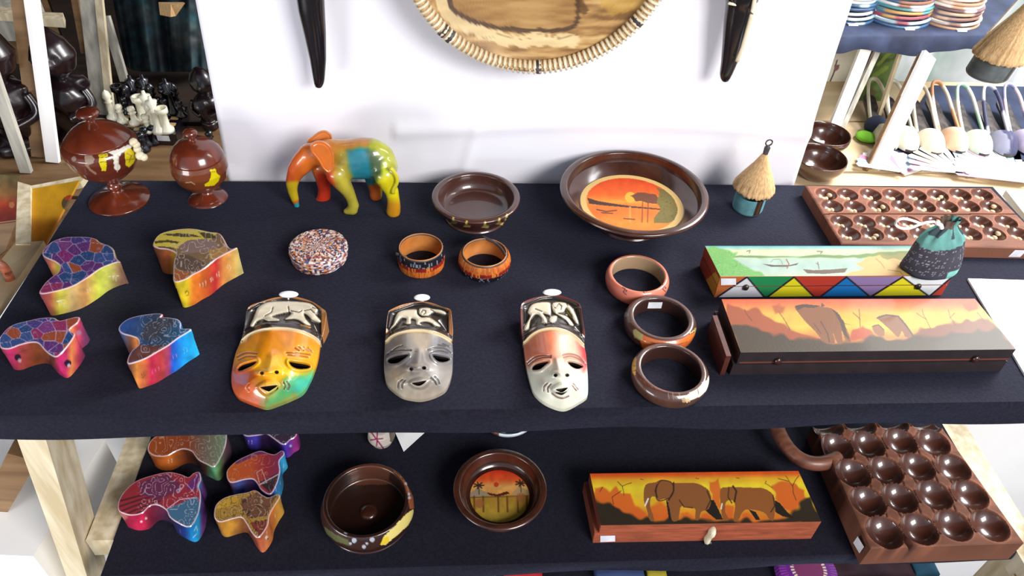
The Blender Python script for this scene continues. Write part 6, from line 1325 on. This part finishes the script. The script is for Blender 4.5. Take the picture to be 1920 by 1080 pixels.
rr_ = empty('timber_rack', (1.2, 1.8, ZR), 'white painted timber posts of the right rack, in front of the shoes', 'rack')
post(P1(1641, 318, ZR), W1(1742, 103, 1.93), .050, 'white_paper', 'post', rr_); post(P1(1622, 320, ZR), W1(1725, 103, 1.935), .008, 'tan_timber', 'batten', rr_)
post(P1(1556, 258, ZR), W1(1622, 92, 1.96), .034, 'white_paper', 'post', rr_); post(P1(1570, 258, ZR), W1(1646, 92, 1.96), .016, 'grey_timber', 'batten', rr_); post(P1(1563, 255, ZR), W1(1634, 92, 1.98), .030, 'tan_timber', 'batten', rr_)
post(P1(1642, 232, ZR), W1(1690, 92, 2.02), .010, 'pale_timber', 'batten', rr_)
# painted hangings
def hang(name, pts, Y, mat, fn, label, n=60):
    q = [W1(x, y, Y) for x, y in pts]; V, Fc = grid(*q, n, n); N = len(V); B_ = V + [0, .01, 0]; VV = np.concatenate([V, B_]); m = n + 1
    ed = [(i, i + 1, i + 1 + N, i + N) for i in range(n)] + [(N - m + i, N - m + i + 1, 2 * N - m + i + 1, 2 * N - m + i) for i in range(n)] + [(j * m, j * m + m, j * m + m + N, j * m + N) for j in range(n)] + [(j * m + n, j * m + m + n, j * m + m + n + N, j * m + n + N) for j in range(n)]
    tag(mesh(name, VV, Fc + [tuple(k + N for k in f) for f in Fc] + ed, mat, None, fn(proj(VV))), label, 'hanging')
def green(P):
    p = Pic(P, (104, 128, 72)); p.scrib(.02, (70, 84, 50), .7, .15, 3, 3); z = lambda pts: zz(pts, 1480, 60, 3.857)
    p.poly(z([(600, 400), (640, 430), (600, 500), (540, 510), (570, 440)]), (96, 84, 56), .9, 4, 2)
    for l in ([(430, 600), (560, 530), (640, 520)], [(420, 660), (540, 590), (640, 560)], [(410, 700), (520, 660), (600, 620)], [(560, 380), (640, 300), (700, 260)], [(640, 240), (700, 180), (760, 120)]): p.line(z(l), 7, (150, 176, 74), .8, 4)
    return p.c
hang('painted_hanging', [(1578, 262), (1636, 262), (1697, 60), (1660, 60)], 2.12, 'paint_matt', green, 'green leaf-painted cloth hanging between the white posts')
def sketch(P):
    p = Pic(P, (222, 216, 198)); p.blend(P[:, 1], [(60, (206, 200, 176)), (120, (228, 222, 206)), (185, (222, 214, 194)), (190, (206, 176, 132))]); z = lambda pts: zz(pts, 1480, 60, 3.857)
    for l in ([(345, 205), (335, 240), (320, 300), (285, 380), (272, 430), (290, 480), (330, 478)], [(335, 365), (345, 390), (310, 420), (300, 470)]): p.line(z(l), 2.2, (64, 52, 52))
    p.poly(z([(325, 240), (365, 240), (355, 270), (325, 290)]), (140, 100, 104)); p.poly(z([(335, 385), (380, 388), (340, 478), (310, 470)]), (84, 66, 72)); return p.c
hang('painted_hanging', [(1530, 190), (1580, 190), (1640, 50), (1590, 50)], 2.25, 'paint_matt', sketch, 'cream cloth with an ink sketched figure, beside the white sheet')
o = mesh('leaf_cloth', *blob(P1(1625, 256, ZR + .012), (.032, .03, .012), 24, 12), 'paint_matt', None, np.tile((120, 190, 50), (24 * 13, 1))); tag(o, 'bright lime green cloth bundle at the foot of the leaf hanging', 'cloth')
o = mesh('dark_pouch', *blob(P1(1643, 236, ZR + .03), (.035, .03, .03), 24, 12), 'blue_cloth'); tag(o, 'dark pouch behind the lime green cloth', 'pouch')
# two brown bowls
for cx, cy, rr, lb_, hh_ in ((1538, 268, 44, 'brown bowl at the sheet edge holding a white tag, upper of two', .055), (1527, 313, 48, 'brown bowl at the sheet edge, lower of two', .055)):
    b = P1(cx, cy + 14, ZR); R_ = rr * mpp(b); oo = empty('bowl', b, lb_, 'bowl')
    V, Fc = lathe(smooth([(0, .006), (R_ * .5, .008), (R_ * .85, hh_ * .6), (R_ * .95, hh_), (R_, hh_), (R_ * .95, hh_ * .6), (R_ * .55, 0), (0, 0)], 5, False), 64, b); mesh('bowl_body', V, Fc, 'dark_wood', oo)
    if cy < 300: mesh('label_tag', *box((b[0] - .05, b[1] - .028, ZR + .02), (b[0] - .012, b[1] - .02, ZR + .045)), 'white_paper', oo, sm=False)
# shelf of collars
bt = empty('wall_shelf', (1.45, 2.05, .80), 'board draped in navy cloth carrying stacked bead collars, upper right', 'shelf')
zs_ = .85
A = [P1(x, y, zs_) for x, y in ((1560, 64), (1850, 62), (1960, -60), (1640, -60))]; V, Fc = grid(*A, 60, 10); N = len(V)
x = np.linspace(0, 1, 61); drop = .045 + .018 * np.exp(-((x - .55) / .12) ** 2) + .004 * np.sin(x * 20); fr = V[:61].copy(); fr[:, 2] -= drop; fr[:, 1] -= .012 + .006 * np.sin(x * 25); md = V[:61].copy(); md[:, 2] -= .006; md[:, 1] -= .010
rim_ = [(i, i + 1, N + i + 1, N + i) for i in range(60)] + [(N + i, N + i + 1, N + 61 + i + 1, N + 61 + i) for i in range(60)]
mesh('cloth_drape', np.concatenate([V, md, fr]), Fc + rim_, 'blue_cloth', bt); mesh('board', *slab([tuple((p + [0, .004, 0])[:2]) for p in A], zs_ - .022, zs_ - .001), 'tan_timber', bt, sm=False)
for x, y in ((1600, 49), (1706, 57), (1804, 60)):
    a = P1(x, y, zs_ + .0); mesh('price_label', *slab([(a[0] - .014, a[1]), (a[0] + .014, a[1]), (a[0] + .014, a[1] + .012), (a[0] - .014, a[1] + .012)], zs_ + .0005, zs_ + .004), 'white_paper', bt, sm=False)
pl = [(70, 110, 150), (190, 214, 226), (176, 80, 96), (206, 160, 96), (90, 160, 170), (226, 226, 230), (150, 100, 80), (60, 90, 130)]
pl3 = [(196, 150, 120), (226, 206, 190), (150, 110, 96), (206, 170, 140), (120, 90, 96), (230, 220, 214)]
for si, (cx, cy, rr, cnt, palx, nm) in enumerate(((1590, 30, 44, 9, pl[:2] + pl[5:6] + pl[7:], 'leftmost'), (1680, 32, 58, 11, pl, 'middle'), (1776, 36, 54, 9, pl3, 'rightmost'))):
    b = P1(cx, cy, zs_); R_ = rr * mpp(b)
    for k in range(cnt):
        a_ = np.arange(48) * 2 * math.pi / 48; ox = .003 * math.sin(k * 2.1) - .002 * k; c_ = np.array([b[0] + ox, b[1], zs_ + .005 + k * .0115])
        ringp = c_ + np.stack([R_ * np.cos(a_), R_ * .9 * np.sin(a_), .003 * np.sin(a_ + k)], 1); V, Fc = tube(ringp, .0048, 8, True)
        cc = np.tile(np.array(palx[k % len(palx)], float), (len(V), 1)); seg_ = np.repeat(np.arange(48), 8); cc[(seg_ // 3 + k) % 4 == 0] = palx[(k + 1) % len(palx)]
        o = mesh('bead_collar', V, Fc, 'beadwork', None, cc); tag(o, 'bead collar, ' + ['lowest', 'second', 'third', 'fourth', 'fifth', 'sixth', 'seventh', 'eighth', 'ninth', 'tenth', 'eleventh'][k] + ' from the bottom of the ' + nm + ' stack on the navy shelf', 'collar', 'bead collars in the ' + nm + ' stack')
# large hanging hut
hb = W1(1848, 141, 1.35); ls = mpp(hb)
hut('hut_ornament', 'large thatched hut ornament hanging at the top right', hb, hb[2], 0, 37 * ls, zsolve(hb, 95), 46 * ls, zsolve(hb, 100) - .004, zsolve(hb, -25), (92, 98, 100), (50, 50, 56), -1.0, (.16, 0), False, .004)
V, Fc = tube([hb + [.16 * zsolve(hb, -25), 0, zsolve(hb, -25) - .005], hb + [.2 * zsolve(hb, -25), 0, zsolve(hb, -25) + .12]], .0015, 6)
tag(mesh('string', V, Fc, 'cord'), 'string holding up the large hut ornament at the top right', 'string')
# slingback shoes
def shoe(toe, ang, L_, W_, base, strap, label, closed=False):
    o = empty('shoe', toe, label, 'shoe', 'slingback shoes in a row'); ca, sa = math.cos(ang), math.sin(ang)
    def Tm(pts): pts = np.asarray(pts, float); return np.stack([toe[0] + pts[:, 0] * ca - pts[:, 1] * sa, toe[1] + pts[:, 0] * sa + pts[:, 1] * ca, toe[2] + pts[:, 2]], 1)
    out = smooth([(0, 0), (W_ * .38, L_ * .06), (W_ * .5, L_ * .25), (W_ * .4, L_ * .5), (W_ * .3, L_ * .75), (W_ * .28, L_ * .95), (0, L_), (-W_ * .28, L_ * .95), (-W_ * .3, L_ * .75), (-W_ * .4, L_ * .5), (-W_ * .5, L_ * .25), (-W_ * .38, L_ * .06)], 5)
    oo = np.array(out); n = len(oo); up = np.where(oo[:, 1] > L_ * .5, (oo[:, 1] - L_ * .5) / (L_ * .5) * .03, 0)
    V = np.concatenate([np.column_stack([oo, up + .004]), np.column_stack([oo, up + .012])]); mesh('sole', Tm(V), [tuple(range(n))[::-1], tuple(range(n, 2 * n))] + [(i, (i + 1) % n, n + (i + 1) % n, n + i) for i in range(n)], 'leather_dark', o, sm=False)
    nu, nv = 24, 16; V = []
    for j in range(nv + 1):
        t = j / nv; y = L_ * (.0 + .34 * t); w_ = W_ * .5 * min(1, math.sqrt(max(.0, 1 - (1 - min(t * 2.2, 1)) ** 2))) * 1.04
        for i in range(nu + 1): a = math.pi * i / nu; V.append((w_ * math.cos(a), y + (.03 * (1 - abs(math.cos(a))) * -t), .006 + (.012 + .036 * math.sin(min(t * 1.5, 1) * 1.57)) * math.sin(a)))
    Fc = [(j * (nu + 1) + i, j * (nu + 1) + i + 1, (j + 1) * (nu + 1) + i + 1, (j + 1) * (nu + 1) + i) for j in range(nv) for i in range(nu)]
    V = Tm(V); p = Pic(V[:, :2] * 1000, base); p.vary(.1, .1)
    k = V[:, 0] < toe[0] - .004; p.mask(k, np.array(strap) * .95, .55); vv = mesh('vamp', V, Fc, 'paint_satin', o, p.c)
    sp = smooth([(W_ * .47, L_ * .36, .02), (W_ * .44, L_ * .60, .045), (W_ * .36, L_ * .85, .075), (W_ * .16, L_ * 1.0, .09), (-W_ * .16, L_ * 1.0, .09), (-W_ * .36, L_ * .85, .075), (-W_ * .44, L_ * .60, .045), (-W_ * .47, L_ * .36, .02)], 6, False)
    V, Fc = tube(Tm(sp), .0045, 10, False, 1.4); seg_ = np.arange(len(V)) // 10; cc = np.tile(np.array(strap, float), (len(V), 1)); cc[(seg_ // 8) % 3 == 1] = base; mesh('heel_strap', V, Fc, 'paint_satin', o, cc)
for i, (x, y, a_, bs, st_, lb_) in enumerate(((1706, 286, .10, (226, 222, 212), (206, 206, 190), 'cream slingback shoe just right of the white post'), (1754, 291, .12, (214, 200, 180), (230, 224, 200), 'tan and cream slingback shoe, second from the white post'), (1800, 288, .06, (232, 222, 206), (206, 150, 110), 'cream slingback shoe with an orange and green strap'),
                                        (1844, 293, .10, (232, 230, 220), (170, 210, 180), 'cream slingback shoe with a mint green strap'), (1890, 294, .14, (70, 70, 100), (210, 210, 226), 'dark and white patterned shoe, fifth from the post'), (1934, 292, .12, (226, 206, 214), (150, 150, 190), 'pink and blue shoe cut by the right frame edge'), (1668, 282, .10, (206, 200, 180), (220, 216, 190), 'cream slingback shoe mostly behind the white post'))):
    shoe(P1(x, y + 3, ZR + .006), -a_ - .02, .27, .064, bs, st_, lb_, i == 4)
# folding fans
def fan(px_, py_, r, a0, a1, pal_, label, n=12):
    b = P1(px_, py_, ZR + .002); o = empty('folding_fan', b, label, 'fan', 'open folding fans')
    for i in range(n):
        a = a0 + (a1 - a0) * i / (n - 1); d = np.array([math.cos(a), math.sin(a), 0]); s = np.array([-d[1], d[0], 0]); z = .004 + .0011 * i
        V = [b + d * .01 - s * .003 + [0, 0, z], b + d * .01 + s * .003 + [0, 0, z], b + d * r + s * .0115 + [0, 0, z], b + d * (r + .006) + [0, 0, z], b + d * r - s * .0115 + [0, 0, z]]; V = V + [v - np.array([0, 0, .0009]) for v in V]
        m = mesh('blade', V, [(0, 1, 2, 3, 4), (9, 8, 7, 6, 5)] + [(k, (k + 1) % 5, 5 + (k + 1) % 5, 5 + k) for k in range(5)], 'paint_satin', o, np.tile(np.array(pal_[i % len(pal_)], float), (10, 1)), sm=False)
    mesh('rivet', *blob(b + [0, 0, .02], (.008, .008, .004), 12, 6), 'white_paper', o)
fan(1808, 334, .15, .35, 2.95, [(236, 234, 230), (220, 190, 160), (238, 236, 232), (190, 150, 170), (160, 180, 200), (240, 238, 234), (236, 232, 230)], 'open fan with orange and purple blades below the middle shoes')
fan(1925, 352, .19, 1.2, 2.9, [(232, 238, 234), (160, 200, 184), (238, 240, 236), (190, 210, 212), (236, 238, 236), (170, 140, 156)], 'open pale green fan at the right frame edge')
fan(1690, 332, .12, .5, 2.8, [(238, 230, 226), (206, 130, 160), (150, 184, 208), (240, 236, 232)], 'open fan with pink and blue blades beside the white post')
